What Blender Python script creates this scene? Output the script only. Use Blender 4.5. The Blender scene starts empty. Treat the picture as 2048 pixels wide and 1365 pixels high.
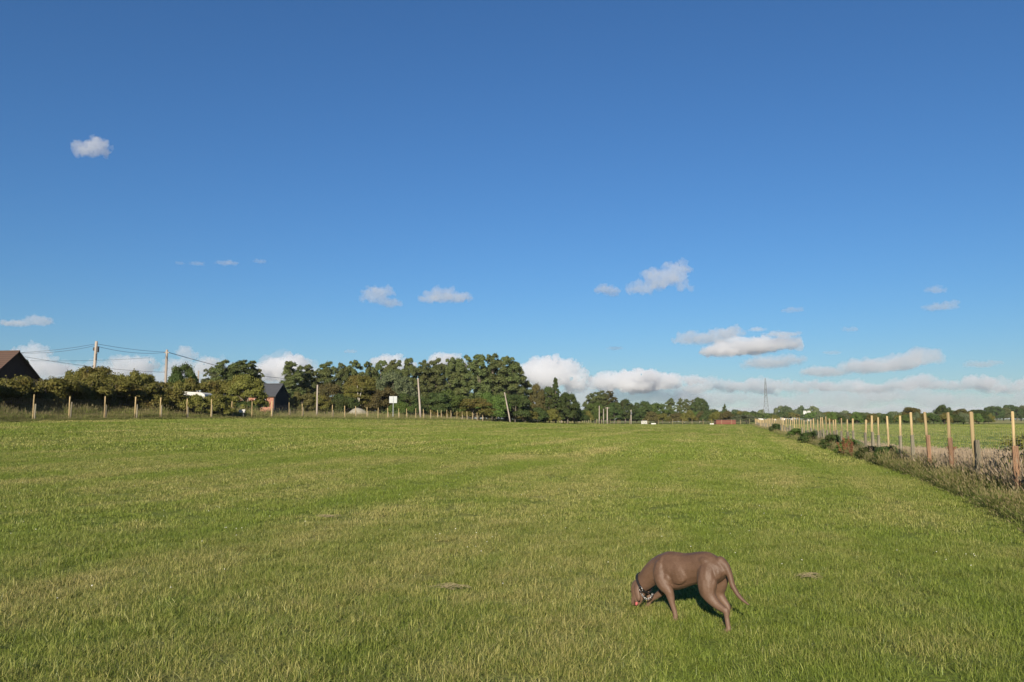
import bpy, bmesh, math, random
import numpy as np
from mathutils import Vector, Matrix, noise as mnoise

S = bpy.context.scene
COL = S.collection
R = math.radians

# ------------------------------------------------------------------ camera
FPX, EYE, HZ = 1569.0, 1.6, 838.0            # focal length in photo pixels, eye height, horizon row
PITCH = math.atan((HZ - 682.5) / FPX)
cam_d = bpy.data.cameras.new('camera')
cam = bpy.data.objects.new('camera', cam_d); COL.objects.link(cam)
cam.location = (0, 0, EYE); cam.rotation_euler = (math.pi/2 + PITCH, 0, 0)
cam_d.sensor_fit = 'HORIZONTAL'; cam_d.sensor_width = 36.0; cam_d.lens = FPX/2048*36
cam_d.clip_start = 0.1; cam_d.clip_end = 40000
S.camera = cam

# ------------------------------------------------------------------ sky and sun
SUN_EL, SUN_AZ = 20.5, 191.5                 # degrees; azimuth clockwise from +Y (straight ahead)
w = bpy.data.worlds.new('World'); S.world = w; w.use_nodes = True
nt = w.node_tree; nt.nodes.clear()
sky = nt.nodes.new('ShaderNodeTexSky'); sky.sky_type = 'NISHITA'; sky.sun_disc = False
sky.sun_elevation = R(SUN_EL); sky.sun_rotation = R(SUN_AZ)
sky.altitude = 20; sky.air_density = 1.25; sky.dust_density = 0.0; sky.ozone_density = 10.0
bg = nt.nodes.new('ShaderNodeBackground'); bg.inputs[1].default_value = 0.060
wo = nt.nodes.new('ShaderNodeOutputWorld')
nt.links.new(sky.outputs[0], bg.inputs[0]); nt.links.new(bg.outputs[0], wo.inputs[0])

sun_d = bpy.data.lights.new('sun', 'SUN'); sun_d.energy = 5.0; sun_d.angle = R(0.53); sun_d.color = (1.0, 0.90, 0.74)
sun = bpy.data.objects.new('sun', sun_d); COL.objects.link(sun)
az, el = R(SUN_AZ), R(SUN_EL)
to_sun = Vector((math.sin(az)*math.cos(el), math.cos(az)*math.cos(el), math.sin(el)))
sun.rotation_euler = to_sun.to_track_quat('Z', 'Y').to_euler(); sun.location = (0, -20, 60)

S.view_settings.view_transform = 'Standard'; S.view_settings.look = 'None'
S.view_settings.exposure = 0.74; S.view_settings.gamma = 1.0
S.render.engine = 'CYCLES'
cy = S.cycles
cy.use_denoising = True
try: cy.denoiser = 'OPENIMAGEDENOISE'
except Exception: pass
cy.max_bounces = 16; cy.diffuse_bounces = 3; cy.glossy_bounces = 2; cy.transmission_bounces = 4
cy.transparent_max_bounces = 8; cy.volume_bounces = 14; cy.caustics_reflective = False; cy.caustics_refractive = False
cy.use_adaptive_sampling = False

# ------------------------------------------------------------------ helpers
def at(px, py, depth):
    """point seen at photo pixel (px,py), `depth` metres ahead"""
    u = (px-1024)/FPX; v = (682.5-py)/FPX
    yy = math.cos(PITCH)-v*math.sin(PITCH); zz = math.sin(PITCH)+v*math.cos(PITCH)
    k = depth/yy
    return Vector((u*k, depth, EYE+zz*k))

def tag(o, label=None, cat=None, group=None, kind=None):
    if label: o['label'] = label
    if cat: o['category'] = cat
    if group: o['group'] = group
    if kind: o['kind'] = kind
    return o

def empty(name, loc=(0,0,0), rz=0, **k):
    o = bpy.data.objects.new(name, None); COL.objects.link(o)
    o.location = loc; o.rotation_euler = (0, 0, rz); o.empty_display_size = 0.2
    return tag(o, **k)

def obj(name, me, mat=None, parent=None, loc=None, link=True, **k):
    o = bpy.data.objects.new(name, me)
    if link: COL.objects.link(o)
    if mat is not None and len(me.materials) == 0: me.materials.append(mat)
    if parent is not None: o.parent = parent
    if loc is not None: o.location = loc
    return tag(o, **k)

def mesh_np(name, V, Fa, rnd=None, smooth=False):
    """mesh from vertex array and face array (constant corner count)"""
    me = bpy.data.meshes.new(name)
    V = np.asarray(V, np.float32); Fa = np.asarray(Fa, np.int32)
    n, k = Fa.shape
    me.vertices.add(len(V)); me.vertices.foreach_set('co', V.ravel())
    me.loops.add(n*k); me.loops.foreach_set('vertex_index', Fa.ravel())
    me.polygons.add(n); me.polygons.foreach_set('loop_start', np.arange(0, n*k, k, dtype=np.int32))
    if smooth: me.polygons.foreach_set('use_smooth', np.ones(n, bool))
    me.update(calc_edges=True)
    if rnd is not None:
        a = me.attributes.new('rnd', 'FLOAT', 'POINT'); a.data.foreach_set('value', np.asarray(rnd, np.float32))
    return me

class MB:
    """collects boxes, tubes and polygons into one mesh"""
    def __init__(s): s.v = []; s.f = []
    def poly(s, pts):
        n = len(s.v); s.v += [tuple(p) for p in pts]; s.f.append(tuple(range(n, n+len(pts)))); return s
    def box(s, c, d, rz=0.0, M=None):
        n = len(s.v); cs, sn = math.cos(rz), math.sin(rz)
        for i in range(8):
            x = (d[0]/2)*(1 if i & 1 else -1); y = (d[1]/2)*(1 if i & 2 else -1); z = (d[2]/2)*(1 if i & 4 else -1)
            p = Vector((c[0]+x*cs-y*sn, c[1]+x*sn+y*cs, c[2]+z))
            s.v.append(tuple(M @ p) if M else tuple(p))
        for f in ((0,2,3,1),(4,5,7,6),(0,1,5,4),(2,6,7,3),(0,4,6,2),(1,3,7,5)): s.f.append(tuple(n+i for i in f))
        return s
    def tube(s, pts, rad, n=8, cap=True, ph=0.0):
        pts = [Vector(p) for p in pts]
        if not hasattr(rad, '__len__'): rad = [rad]*len(pts)
        base = len(s.v); up = Vector((0.0, 0.0, 1.0))
        for i, p in enumerate(pts):
            t = (pts[min(i+1, len(pts)-1)]-pts[max(i-1, 0)]).normalized()
            a = t.cross(up)
            if a.length < 1e-3: a = t.cross(Vector((1, 0, 0)))
            a.normalize(); b = t.cross(a)
            for k in range(n):
                th = ph+2*math.pi*k/n
                s.v.append(tuple(p+a*math.cos(th)*rad[i]+b*math.sin(th)*rad[i]))
        for i in range(len(pts)-1):
            for k in range(n):
                s.f.append((base+i*n+k, base+i*n+(k+1) % n, base+(i+1)*n+(k+1) % n, base+(i+1)*n+k))
        if cap:
            s.f.append(tuple(base+k for k in range(n)))
            s.f.append(tuple(base+(len(pts)-1)*n+k for k in reversed(range(n))))
        return s
    def mesh(s, name, smooth=False):
        me = bpy.data.meshes.new(name); me.from_pydata(s.v, [], s.f)
        bm = bmesh.new(); bm.from_mesh(me); bmesh.ops.recalc_face_normals(bm, faces=bm.faces); bm.to_mesh(me); bm.free()
        if smooth: me.polygons.foreach_set('use_smooth', [True]*len(me.polygons))
        me.update(); return me
    def build(s, name, mat, parent=None, smooth=False, loc=None, **k):
        return obj(name, s.mesh(name, smooth), mat, parent, loc, **k)

# ------------------------------------------------------------------ lie of the land
_cp = np.array([(0,-60,0.1),(2,60,.32),(2.5,100,.60),(5,150,.50),(13,200,.25),(0,0,0),(0,8,0),(5,12,0),(9.8,15.5,0),(16,38,-.03),(23,64,-.1),(38,118,-.08),(64,209,-.05),(-6,12,.12),
 (-31,51,1.45),(-29.2,65,1.55),(-24.5,80,1.6),(-18.8,110,1.45),(-10.4,137,1.33),(-5.7,152,1.0),(5.2,200,.62),(22,255,.08),(45,260,-.25),
 (-45,60,1.6),(-40,90,1.8),(-30,150,1.8),(0,200,1.0),(-60,20,1.5),(-80,-40,1.5),(60,40,-.1),(60,110,-.15),(130,150,-.1),(120,-20,0),
 (-110,120,1.6),(-60,230,1.3),(20,320,.1),(80,330,-.2),(200,330,-.1),(-200,300,1.0),(260,0,0),(-260,0,1.2),(0,700,0),(400,700,0),(-500,700,0)], float)
def _tps(r2): return 0.5*r2*np.log(r2+1e-9)
def _fit():
    P = _cp[:, :2]/100; n = len(P)
    K = _tps(((P[:, None]-P[None])**2).sum(-1)) + 0.002*np.eye(n)
    A = np.zeros((n+3, n+3)); A[:n, :n] = K; A[:n, n] = 1; A[:n, n+1:] = P; A[n:, :n] = A[:n, n:].T
    return np.linalg.solve(A, np.r_[_cp[:, 2], 0, 0, 0])
_w = _fit()
def gza(X, Y):
    X = np.asarray(X, float); Y = np.asarray(Y, float); sh = X.shape
    Q = np.stack([X.ravel(), Y.ravel()], 1)/100; P = _cp[:, :2]/100; n = len(P)
    z = _tps(((Q[:, None]-P[None])**2).sum(-1)) @ _w[:n] + _w[n] + Q @ _w[n+1:]
    d = np.hypot(Q[:, 0], Q[:, 1])*100
    f = np.clip((800-d)/450, 0, 1); f = f*f*(3-2*f)
    return (np.clip(z, -.6, 2.2)*f).reshape(sh)
def gz(x, y): return float(gza(np.array([x]), np.array([y]))[0])

# right-hand fence: straight line x = 5.48 + 0.2815 y;   left-hand fence: depth as a function of photo column
def rfx(y): return 5.48+0.2815*y
_lp = np.array([(-120,42),(66,51),(320,65),(541,80),(756,110),(905,137),(965,152),(1064,200),(1160,255),(1185,268)], float)
def lf_pt(px, off=0.0):
    d = float(np.interp(px, _lp[:, 0], _lp[:, 1]))+off
    p = at(px, 838, d); return p.x, p.y
_lfx = np.array([lf_pt(p) for p in range(-160, 1190, 10)])
def left_dist(X, Y):
    """how far to the right of the left fence (metres, horizontally) a point lies"""
    return np.asarray(X)-np.interp(np.asarray(Y), _lfx[:, 1], _lfx[:, 0])
def right_dist(X, Y): return rfx(np.asarray(Y))-np.asarray(X)

# ------------------------------------------------------------------ materials
class NT:
    def __init__(s, name):
        s.m = bpy.data.materials.new(name); s.m.use_nodes = True; s.t = s.m.node_tree
        s.b = s.t.nodes['Principled BSDF']; s.out = s.t.nodes['Material Output']
    def n(s, typ, **k):
        nd = s.t.nodes.new(typ)
        for a, v in k.items(): setattr(nd, a, v)
        return nd
    def l(s, a, b): s.t.links.new(a, b)
    def noise(s, scale, detail=3, rough=0.5, vec=None, dist=0.0):
        nd = s.n('ShaderNodeTexNoise'); nd.inputs['Scale'].default_value = scale
        nd.inputs['Detail'].default_value = detail; nd.inputs['Roughness'].default_value = rough; nd.inputs['Distortion'].default_value = dist
        if vec is not None: s.l(vec, nd.inputs['Vector'])
        return nd.outputs['Fac']
    def ramp(s, fac, a, b, ca=0.0, cb=1.0):
        nd = s.n('ShaderNodeMapRange'); s.l(fac, nd.inputs[0])
        nd.inputs[1].default_value = a; nd.inputs[2].default_value = b; nd.inputs[3].default_value = ca; nd.inputs[4].default_value = cb
        return nd.outputs[0]
    def mix(s, fac, a, b):
        nd = s.n('ShaderNodeMix', data_type='RGBA')
        if isinstance(fac, (int, float)): nd.inputs['Factor'].default_value = fac
        else: s.l(fac, nd.inputs['Factor'])
        for v, i in ((a, 6), (b, 7)):
            if isinstance(v, (tuple, list)): nd.inputs[i].default_value = (*v[:3], 1)
            else: s.l(v, nd.inputs[i])
        return nd.outputs[2]
    def math(s, op, a, b=None):
        nd = s.n('ShaderNodeMath', operation=op)
        for i, v in enumerate((a, b)):
            if v is None: continue
            if isinstance(v, (int, float)): nd.inputs[i].default_value = v
            else: s.l(v, nd.inputs[i])
        return nd.outputs[0]
    def pos(s): return s.n('ShaderNodeNewGeometry').outputs['Position']
    def objc(s): return s.n('ShaderNodeTexCoord').outputs['Object']
    def attr(s, name): return s.n('ShaderNodeAttribute', attribute_name=name).outputs['Fac']
    def orand(s): return s.n('ShaderNodeObjectInfo').outputs['Random']
    def mapping(s, vec, scale=(1,1,1), rot=(0,0,0)):
        nd = s.n('ShaderNodeMapping'); s.l(vec, nd.inputs[0]); nd.inputs['Scale'].default_value = scale; nd.inputs['Rotation'].default_value = rot
        return nd.outputs[0]
    def bump(s, h, strength=0.3, dist=0.02):
        nd = s.n('ShaderNodeBump'); nd.inputs['Strength'].default_value = strength; nd.inputs['Distance'].default_value = dist
        s.l(h, nd.inputs['Height']); s.l(nd.outputs[0], s.b.inputs['Normal'])
    def fin(s, col=None, rough=0.8, spec=0.3, **k):
        if col is not None:
            if isinstance(col, tuple): s.b.inputs['Base Color'].default_value = (*col, 1)
            else: s.l(col, s.b.inputs['Base Color'])
        s.b.inputs['Roughness'].default_value = rough; s.b.inputs['Specular IOR Level'].default_value = spec
        for a, v in k.items(): s.b.inputs[a.replace('_', ' ')].default_value = v
        return s.m
    def leafy(s, col, trans=0.35, rough=0.55, spec=0.25):
        """leaf surface: part of the light passes through"""
        s.l(col, s.b.inputs['Base Color']); s.b.inputs['Roughness'].default_value = rough; s.b.inputs['Specular IOR Level'].default_value = spec
        t = s.n('ShaderNodeBsdfTranslucent'); s.l(col, t.inputs[0])
        mx = s.n('ShaderNodeMixShader'); mx.inputs[0].default_value = trans
        s.l(s.b.outputs[0], mx.inputs[1]); s.l(t.outputs[0], mx.inputs[2]); s.l(mx.outputs[0], s.out.inputs[0])
        return s.m

MOW = math.atan(0.2815)
def field_colour(N, rnd=None):
    """mown meadow: green sward with straw-coloured swathes along the mowing direction"""
    p = N.pos()
    stripe = N.noise(1.0, 4, 0.55, N.mapping(N.mapping(p, rot=(0, 0, MOW)), scale=(0.42, 0.05, 0.3)), 0.4)
    wv = N.n('ShaderNodeTexWave'); wv.bands_direction = 'X'; N.l(N.mapping(p, rot=(0, 0, MOW)), wv.inputs['Vector']); wv.inputs['Scale'].default_value = 0.14; wv.inputs['Distortion'].default_value = 3.0; wv.inputs['Detail'].default_value = 3; wv.inputs['Detail Scale'].default_value = 0.6
    lane = wv.outputs['Fac']          # mower passes
    patch = N.noise(0.16, 5, 0.62, p, 0.6)
    fine = N.noise(1.3, 4, 0.65, p)
    f = N.math('ADD', N.math('MULTIPLY', stripe, 0.85), N.math('ADD', N.math('MULTIPLY', patch, 0.8), N.math('MULTIPLY', fine, 0.45)))
    if rnd is not None: f = N.math('ADD', f, N.math('MULTIPLY', N.math('SUBTRACT', rnd, 0.5), 0.42))
    f = N.math('ADD', f, N.math('MULTIPLY', N.math('SUBTRACT', lane, 0.5), 0.09))
    dry = N.ramp(f, 1.00, 1.42, 0.0, 0.85)
    green = N.mix(N.noise(0.5, 3, 0.6, p), (0.130, 0.190, 0.022), (0.200, 0.245, 0.040))
    return N.mix(dry, green, (0.40, 0.33, 0.135))

def m_ground():
    N = NT('meadow_soil'); c = field_colour(N)
    c = N.mix(N.ramp(N.noise(30, 3, 0.6, N.pos()), 0.35, 0.7), N.mix(0.6, c, (0.07, 0.06, 0.025)), c)
    N.bump(N.noise(14, 5, 0.7, N.pos()), 0.8, 0.06); return N.fin(c, 0.95, 0.1)
def m_blade():
    N = NT('meadow_grass'); r = N.attr('rnd'); c = field_colour(N, r)
    h = N.n('ShaderNodeHueSaturation'); N.l(c, h.inputs['Color']); N.l(N.ramp(r, 0, 1, 0.50, 1.50), h.inputs['Value'])
    return N.leafy(h.outputs[0], 0.3, 0.45, 0.3)
def m_leaf(name, a, b, c=None, trans=0.3, big=0.35):
    """foliage: leaf-to-leaf, clump-to-clump and tree-to-tree colour differences"""
    N = NT(name); r = N.attr('rnd')
    col = N.mix(N.ramp(r, 0.1, 0.9), a, b)
    if c: col = N.mix(N.ramp(N.noise(big, 3, 0.6, N.pos()), 0.5, 0.75), col, c)
    h = N.n('ShaderNodeHueSaturation'); N.l(col, h.inputs['Color']); N.l(N.ramp(N.orand(), 0, 1, 0.82, 1.18), h.inputs['Value'])
    N.l(N.ramp(N.orand(), 0, 1, 0.485, 0.51), h.inputs['Hue'])
    return N.leafy(h.outputs[0], trans, 0.6, 0.2)
def m_wood(name, a, b, scale=6.0):
    N = NT(name); o = N.objc(); v = N.mapping(o, scale=(scale*3, scale*3, scale*0.25))
    f = N.noise(1.0, 5, 0.65, v, 0.4); c = N.mix(N.ramp(f, 0.3, 0.7), a, b)
    h = N.n('ShaderNodeHueSaturation'); N.l(c, h.inputs['Color']); N.l(N.ramp(N.orand(), 0, 1, 0.7, 1.15), h.inputs['Value'])
    N.bump(f, 0.4, 0.01); return N.fin(h.outputs[0], 0.8, 0.2)
def m_plain(name, a, b=None, scale=3.0, rough=0.7, spec=0.3, bump=0.0, **k):
    N = NT(name); f = N.noise(scale, 5, 0.6, N.objc()); c = N.mix(N.ramp(f, 0.3, 0.7), a, b or tuple(x*0.8 for x in a))
    if bump: N.bump(f, bump, 0.02)
    return N.fin(c, rough, spec, **k)

MAT = {}
MAT['soil'] = m_ground(); MAT['blade'] = m_blade()
MAT['poplar'] = m_leaf('poplar_leaf', (0.083, 0.107, 0.033), (0.145, 0.172, 0.061), (0.118, 0.118, 0.041))
MAT['olive'] = m_leaf('hawthorn_leaf', (0.102, 0.108, 0.021), (0.162, 0.150, 0.036), (0.144, 0.102, 0.029))
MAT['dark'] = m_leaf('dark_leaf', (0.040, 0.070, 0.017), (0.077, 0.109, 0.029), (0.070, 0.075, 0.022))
MAT['grey'] = m_leaf('willow_leaf', (0.094, 0.116, 0.055), (0.138, 0.155, 0.077))
MAT['brown'] = m_leaf('bronze_leaf', (0.085, 0.076, 0.024), (0.120, 0.104, 0.034), (0.066, 0.072, 0.022))
MAT['green'] = m_leaf('fresh_leaf', (0.066, 0.110, 0.021), (0.108, 0.155, 0.033))
MAT['hedge'] = m_leaf('hedge_leaf', (0.096, 0.106, 0.021), (0.184, 0.173, 0.039), (0.167, 0.128, 0.032), big=0.5)
MAT['bark'] = m_wood('bark', (0.10, 0.08, 0.06), (0.22, 0.19, 0.15), 1.0)
MAT['birch'] = m_wood('birch_bark', (0.32, 0.28, 0.22), (0.60, 0.56, 0.48), 1.0)
MAT['stake'] = m_wood('new_timber', (0.42, 0.32, 0.17), (0.25, 0.18, 0.09))
MAT['oldpost'] = m_wood('grey_timber', (0.25, 0.22, 0.155), (0.15, 0.13, 0.09))
MAT['redpost'] = m_wood('orange_timber', (0.30, 0.180, 0.105), (0.20, 0.115, 0.068))
MAT['pole'] = m_wood('pole_timber', (0.38, 0.33, 0.28), (0.22, 0.18, 0.15), 1.5)
MAT['wire'] = m_plain('dull_wire', (0.13, 0.135, 0.14), (0.09, 0.09, 0.095), rough=0.6)
MAT['darkwire'] = m_plain('tarred_wire', (0.035, 0.037, 0.042), (0.025, 0.025, 0.03), rough=0.7)
MAT['cable'] = m_plain('black_cable', (0.03, 0.03, 0.035), rough=0.6)

# ------------------------------------------------------------------ ground
def spaced(lo, hi, a, n):
    """coordinates dense near zero, sparse far away"""
    t = np.linspace(math.asinh(lo/a), math.asinh(hi/a), n); return a*np.sinh(t)
def sheet(name, X, Y, dz, mat, relief=0.0, **k):
    """terrain sheet from 2-D coordinate arrays"""
    Z = gza(X, Y)+dz; n, m = X.shape
    if relief: Z = Z+relief*np.array([[mnoise.noise((x*.9, y*.9, 0.0)) for x, y in zip(a, b)] for a, b in zip(X, Y)])
    i = np.arange(n*m).reshape(n, m)
    Fq = np.stack([i[:-1, :-1], i[:-1, 1:], i[1:, 1:], i[1:, :-1]], -1).reshape(-1, 4)
    return obj(name, mesh_np(name, np.stack([X, Y, Z], -1).reshape(-1, 3), Fq, smooth=True), mat, **k)
xs = spaced(-3600, 3600, 14, 220); ys = spaced(-400, 3600, 14, 190)
GX, GY = np.meshgrid(xs, ys)
sheet('ground', GX, GY, 0, MAT['soil'], kind='structure')

def m_crop():
    N = NT('young_crop'); p = N.pos()
    c = N.mix(N.ramp(N.noise(0.06, 4, 0.6, p), 0.35, 0.7), (0.085, 0.150, 0.030), (0.125, 0.190, 0.045))
    c = N.mix(N.ramp(N.noise(3.0, 4, 0.7, N.mapping(N.mapping(p, rot=(0, 0, MOW)), scale=(1, .15, 1))), 0.45, 0.75), c, (0.17, 0.19, 0.075))
    N.bump(N.noise(5, 4, 0.7, p), 1.0, 0.15); return N.fin(c, 0.9, 0.15)
def m_stubble():
    N = NT('ripe_corn'); p = N.pos()
    c = N.mix(N.ramp(N.noise(0.05, 4, 0.6, p), 0.35, 0.7), (0.32, 0.27, 0.10), (0.24, 0.24, 0.09))
    N.bump(N.noise(3, 4, 0.7, p), 1.0, 0.2); return N.fin(c, 0.9, 0.1)
Yc = np.linspace(9, 232, 90)[:, None]; t = np.linspace(0, 1, 60)[None]
sheet('crop_field', rfx(Yc)+2.6+t*(60+Yc*1.0), Yc+0*t, 0.02, m_crop(), kind='structure')
# paler corn beyond the hedge on the right
Ys = np.linspace(300, 760, 12)[:, None]
sheet('corn_field', Ys*0.575+t*(Ys*0.45), Ys+0*t, 0.03, m_stubble(), kind='structure')
def m_lush():
    N = NT('lush_verge_soil'); c = N.mix(N.ramp(N.noise(1.5, 4, 0.6, N.pos()), 0.35, 0.7), (0.055, 0.065, 0.018), (0.12, 0.11, 0.045))
    N.bump(N.noise(6, 4, 0.7, N.pos()), 1.0, 0.1); return N.fin(c, 0.95, 0.1)
MAT['lush'] = m_lush()
Yv = np.linspace(2, 235, 100)[:, None]; tv = np.linspace(0, 1, 8)[None]
edge = np.interp(Yv, [2, 10, 20, 40, 235], [1.7, 1.5, .75, .6, .6])
sheet('right_verge', rfx(Yv)-edge+tv*(edge+2.7), Yv+0*tv, 0.008, MAT['lush'], kind='structure')
pl = np.linspace(-160, 1185, 110)[:, None]
LX = np.interp(pl, range(-160, 1190, 10), _lfx[:, 0]); LY = np.interp(pl, range(-160, 1190, 10), _lfx[:, 1])
sheet('left_verge', LX+1.6-tv*11, LY-1.0+tv*2, 0.008, MAT['lush'], kind='structure')

# ------------------------------------------------------------------ grass
def blades(seed, n, radius, h0, h1, wid, lean=0.45, seg=2, droop=0.5, head=None):
    """a tuft of bent tapering blades; head=(length,width) puts a seed head on some"""
    g = np.random.default_rng(seed)
    V, Fq, Rn = [], [], []
    for i in range(n):
        r = radius*math.sqrt(g.random()); a = g.random()*6.283
        base = np.array([r*math.cos(a), r*math.sin(a), -0.01])
        h = h0+(h1-h0)*g.random()**1.6; d = g.random()*6.283
        dirn = np.array([math.cos(d), math.sin(d), 0]); side = np.array([-math.sin(d+g.normal()*.8), math.cos(d), 0]); side /= np.linalg.norm(side)
        ln = lean*g.random(); rv = g.random(); ww = wid*(0.7+0.6*g.random())
        s0 = len(V)
        for k in range(seg+1):
            t_ = k/seg; out = ln*h*t_+droop*h*ln*t_*t_
            c = base+dirn*out+np.array([0, 0, h*t_*(1-0.25*ln*t_)]); q = ww*(1-0.85*t_**1.5)/2
            V += [c-side*q, c+side*q]; Rn += [rv, rv]
        for k in range(seg): Fq.append((s0+2*k, s0+2*k+1, s0+2*k+3, s0+2*k+2))
        if head is not None and g.random() < head[2]:
            s1 = len(V); top = c; L, wd = head[0]*(.7+.6*g.random()), head[1]
            up = (dirn*ln*.6+np.array([0, 0, 1])); up /= np.linalg.norm(up)
            for sd in (side, np.cross(side, up)):
                s1 = len(V); V += [top-up*.02, top+up*L*.4+sd*wd, top+up*L, top+up*L*.4-sd*wd]; Rn += [2+rv]*4; Fq.append((s1, s1+1, s1+2, s1+3))
    return mesh_np('grass_tuft', V, Fq, Rn)

def scatter(name, pts, variants, mat, scl, label, cat=None, seed=0, zs=None):
    """one object of 'stuff': instances of the variants at points (geometry nodes)"""
    g = np.random.default_rng(seed); n = len(pts)
    me = bpy.data.meshes.new(name); me.vertices.add(n); me.vertices.foreach_set('co', np.asarray(pts, np.float32).ravel())
    def fa(nm, typ, val, key='value'):
        a = me.attributes.new(nm, typ, 'POINT'); a.data.foreach_set(key, np.asarray(val).ravel())
    fa('vid', 'INT', g.integers(0, len(variants), n).astype(np.int32))
    rot = np.zeros((n, 3), np.float32); rot[:, 2] = g.random(n)*6.283; rot[:, :2] = g.normal(size=(n, 2))*.08
    sc = np.repeat(np.asarray(scl, np.float32).reshape(-1, 1)*(0.8+.4*g.random((n, 1))), 3, 1).astype(np.float32)
    if zs is not None: sc[:, 2] = np.asarray(zs)*(0.75+.5*g.random(n))
    fa('rot', 'FLOAT_VECTOR', rot, 'vector'); fa('scl', 'FLOAT_VECTOR', sc, 'vector')
    o = obj(name, me, mat, kind='stuff', label=label, cat=cat)
    ng = bpy.data.node_groups.new(name+'_nodes', 'GeometryNodeTree')
    ng.interface.new_socket('Geometry', in_out='INPUT', socket_type='NodeSocketGeometry')
    ng.interface.new_socket('Geometry', in_out='OUTPUT', socket_type='NodeSocketGeometry')
    gi = ng.nodes.new('NodeGroupInput'); go = ng.nodes.new('NodeGroupOutput')
    iop = ng.nodes.new('GeometryNodeInstanceOnPoints'); jn = ng.nodes.new('GeometryNodeJoinGeometry')
    for i, me_v in reversed(list(enumerate(variants))):
        src = obj('tuft_source', me_v, mat, link=False)
        oi = ng.nodes.new('GeometryNodeObjectInfo'); oi.inputs['Object'].default_value = src; oi.inputs['As Instance'].default_value = True
        ng.links.new(oi.outputs['Geometry'], jn.inputs[0])
    def named(nm, typ):
        na = ng.nodes.new('GeometryNodeInputNamedAttribute'); na.data_type = typ; na.inputs['Name'].default_value = nm
        return [s for s in na.outputs if s.enabled and s.name == 'Attribute'][0]
    ng.links.new(gi.outputs[0], iop.inputs['Points']); ng.links.new(jn.outputs[0], iop.inputs['Instance'])
    iop.inputs['Pick Instance'].default_value = True
    ng.links.new(named('vid', 'INT'), iop.inputs['Instance Index'])
    ng.links.new(named('rot', 'FLOAT_VECTOR'), iop.inputs['Rotation']); ng.links.new(named('scl', 'FLOAT_VECTOR'), iop.inputs['Scale'])
    ng.links.new(iop.outputs[0], go.inputs[0])
    md = o.modifiers.new('scatter', 'NODES'); md.node_group = ng
    return o

rg = np.random.default_rng(7)
def wedge(r0, r1, dens, half=50):
    n = int(dens*R(half)*(r1*r1-r0*r0)); r = np.sqrt(rg.random(n)*(r1*r1-r0*r0)+r0*r0); a = (rg.random(n)*2-1)*R(half)+R(2)
    return np.stack([r*np.sin(a), r*np.cos(a)], 1)
def in_field(P):
    e = np.interp(P[:, 1], [2, 10, 20, 40, 235], [1.6, 1.4, .65, .5, .5])
    return (left_dist(P[:, 0], P[:, 1]) > 1.5) & (right_dist(P[:, 0], P[:, 1]) > e) & (P[:, 1] < 240)
def drop(P): return np.c_[P, gza(P[:, 0], P[:, 1])]

fine_v = [blades(s, 210, .16, .022, .072, .0036, 1.05, droop=.7) for s in range(5)] + [blades(9, 120, .16, .03, .09, .0034, 1.5, droop=.9)]
mid_v = [blades(20+s, 180, .23, .025, .068, .0056, .9, droop=.6) for s in range(4)]
far_v = [blades(30+s, 130, .5, .03, .085, .019, .9, seg=1) for s in range(4)]
A = wedge(2.2, 12, 62, 55); A = A[in_field(A)]
B = wedge(12, 30, 24, 48); B = B[in_field(B)]
C = wedge(30, 75, 9, 44); C = C[in_field(C)]
D = wedge(75, 235, 2.6, 42); D = D[in_field(D)]
scatter('meadow_grass', drop(A), fine_v, MAT['blade'], np.ones(len(A)), 'short mown green meadow grass with dry straw-coloured stalks', 'grass', 1)
scatter('meadow_grass', drop(B), mid_v, MAT['blade'], np.ones(len(B)), 'mown meadow grass streaked with straw, stretching away over the field', 'grass', 2)
CD = np.r_[C, D]
scatter('meadow_grass', drop(CD), far_v, MAT['blade'], np.r_[np.ones(len(C)), 1.5*np.ones(len(D))], 'distant mown meadow grass reaching to the far fences', 'grass', 3, zs=np.ones(len(CD)))
# loose taller bents and dry stalks missed by the mower
def m_straw():
    N = NT('dry_stalk'); r = N.attr('rnd'); return N.leafy(N.mix(N.ramp(r, 0, 1), (0.36, 0.29, 0.12), (0.20, 0.21, 0.06)), 0.25)
stalk_v = [blades(40+s, 5, .14, .07, .19, .0035, 1.1, seg=3, droop=.9) for s in range(5)]
E_ = wedge(2.2, 26, 3.0, 50); E_ = E_[in_field(E_)]
keep = np.array([mnoise.noise((x*.55, y*.35, 3.0)) > -.02 for x, y in E_]); E_ = E_[keep]
scatter('dry_stalks', drop(E_), stalk_v, m_straw(), np.ones(len(E_)), 'long dry stalks standing and lying in the mown grass', 'grass', 4)
# white clover heads
def clover():
    V, Fq = [], []; g = np.random.default_rng(5)
    for k in range(9):
        th = k*2.4; ph = .2+1.2*(k/9); d = np.array([math.cos(th)*math.sin(ph), math.sin(th)*math.sin(ph), math.cos(ph)]); c = np.array([0, 0, .052])+d*.005
        u = np.cross(d, [0, 0, 1.01]); u /= np.linalg.norm(u); v = np.cross(d, u); s = len(V)
        V += [c-u*.004, c-v*.004, c+u*.004, c+v*.004]; Fq.append((s, s+1, s+2, s+3))
    return mesh_np('clover', V, Fq)
G = []
for i in range(34):
    r = 8+20*rg.random()**1.0; a = R(-36+66*rg.random()); k = rg.integers(2, 9)
    G.append(np.c_[r*math.sin(a)+rg.normal(size=k)*.045*r, r*math.cos(a)+rg.normal(size=k)*.05*r])
G = np.concatenate(G); G = G[in_field(G)]
scatter('white_clover', drop(G), [clover()], m_plain('clover_petal', (0.72, 0.70, 0.62), rough=0.8), np.ones(len(G)), 'tiny white clover heads dotted through the mown grass', 'flowers', 6)

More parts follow.
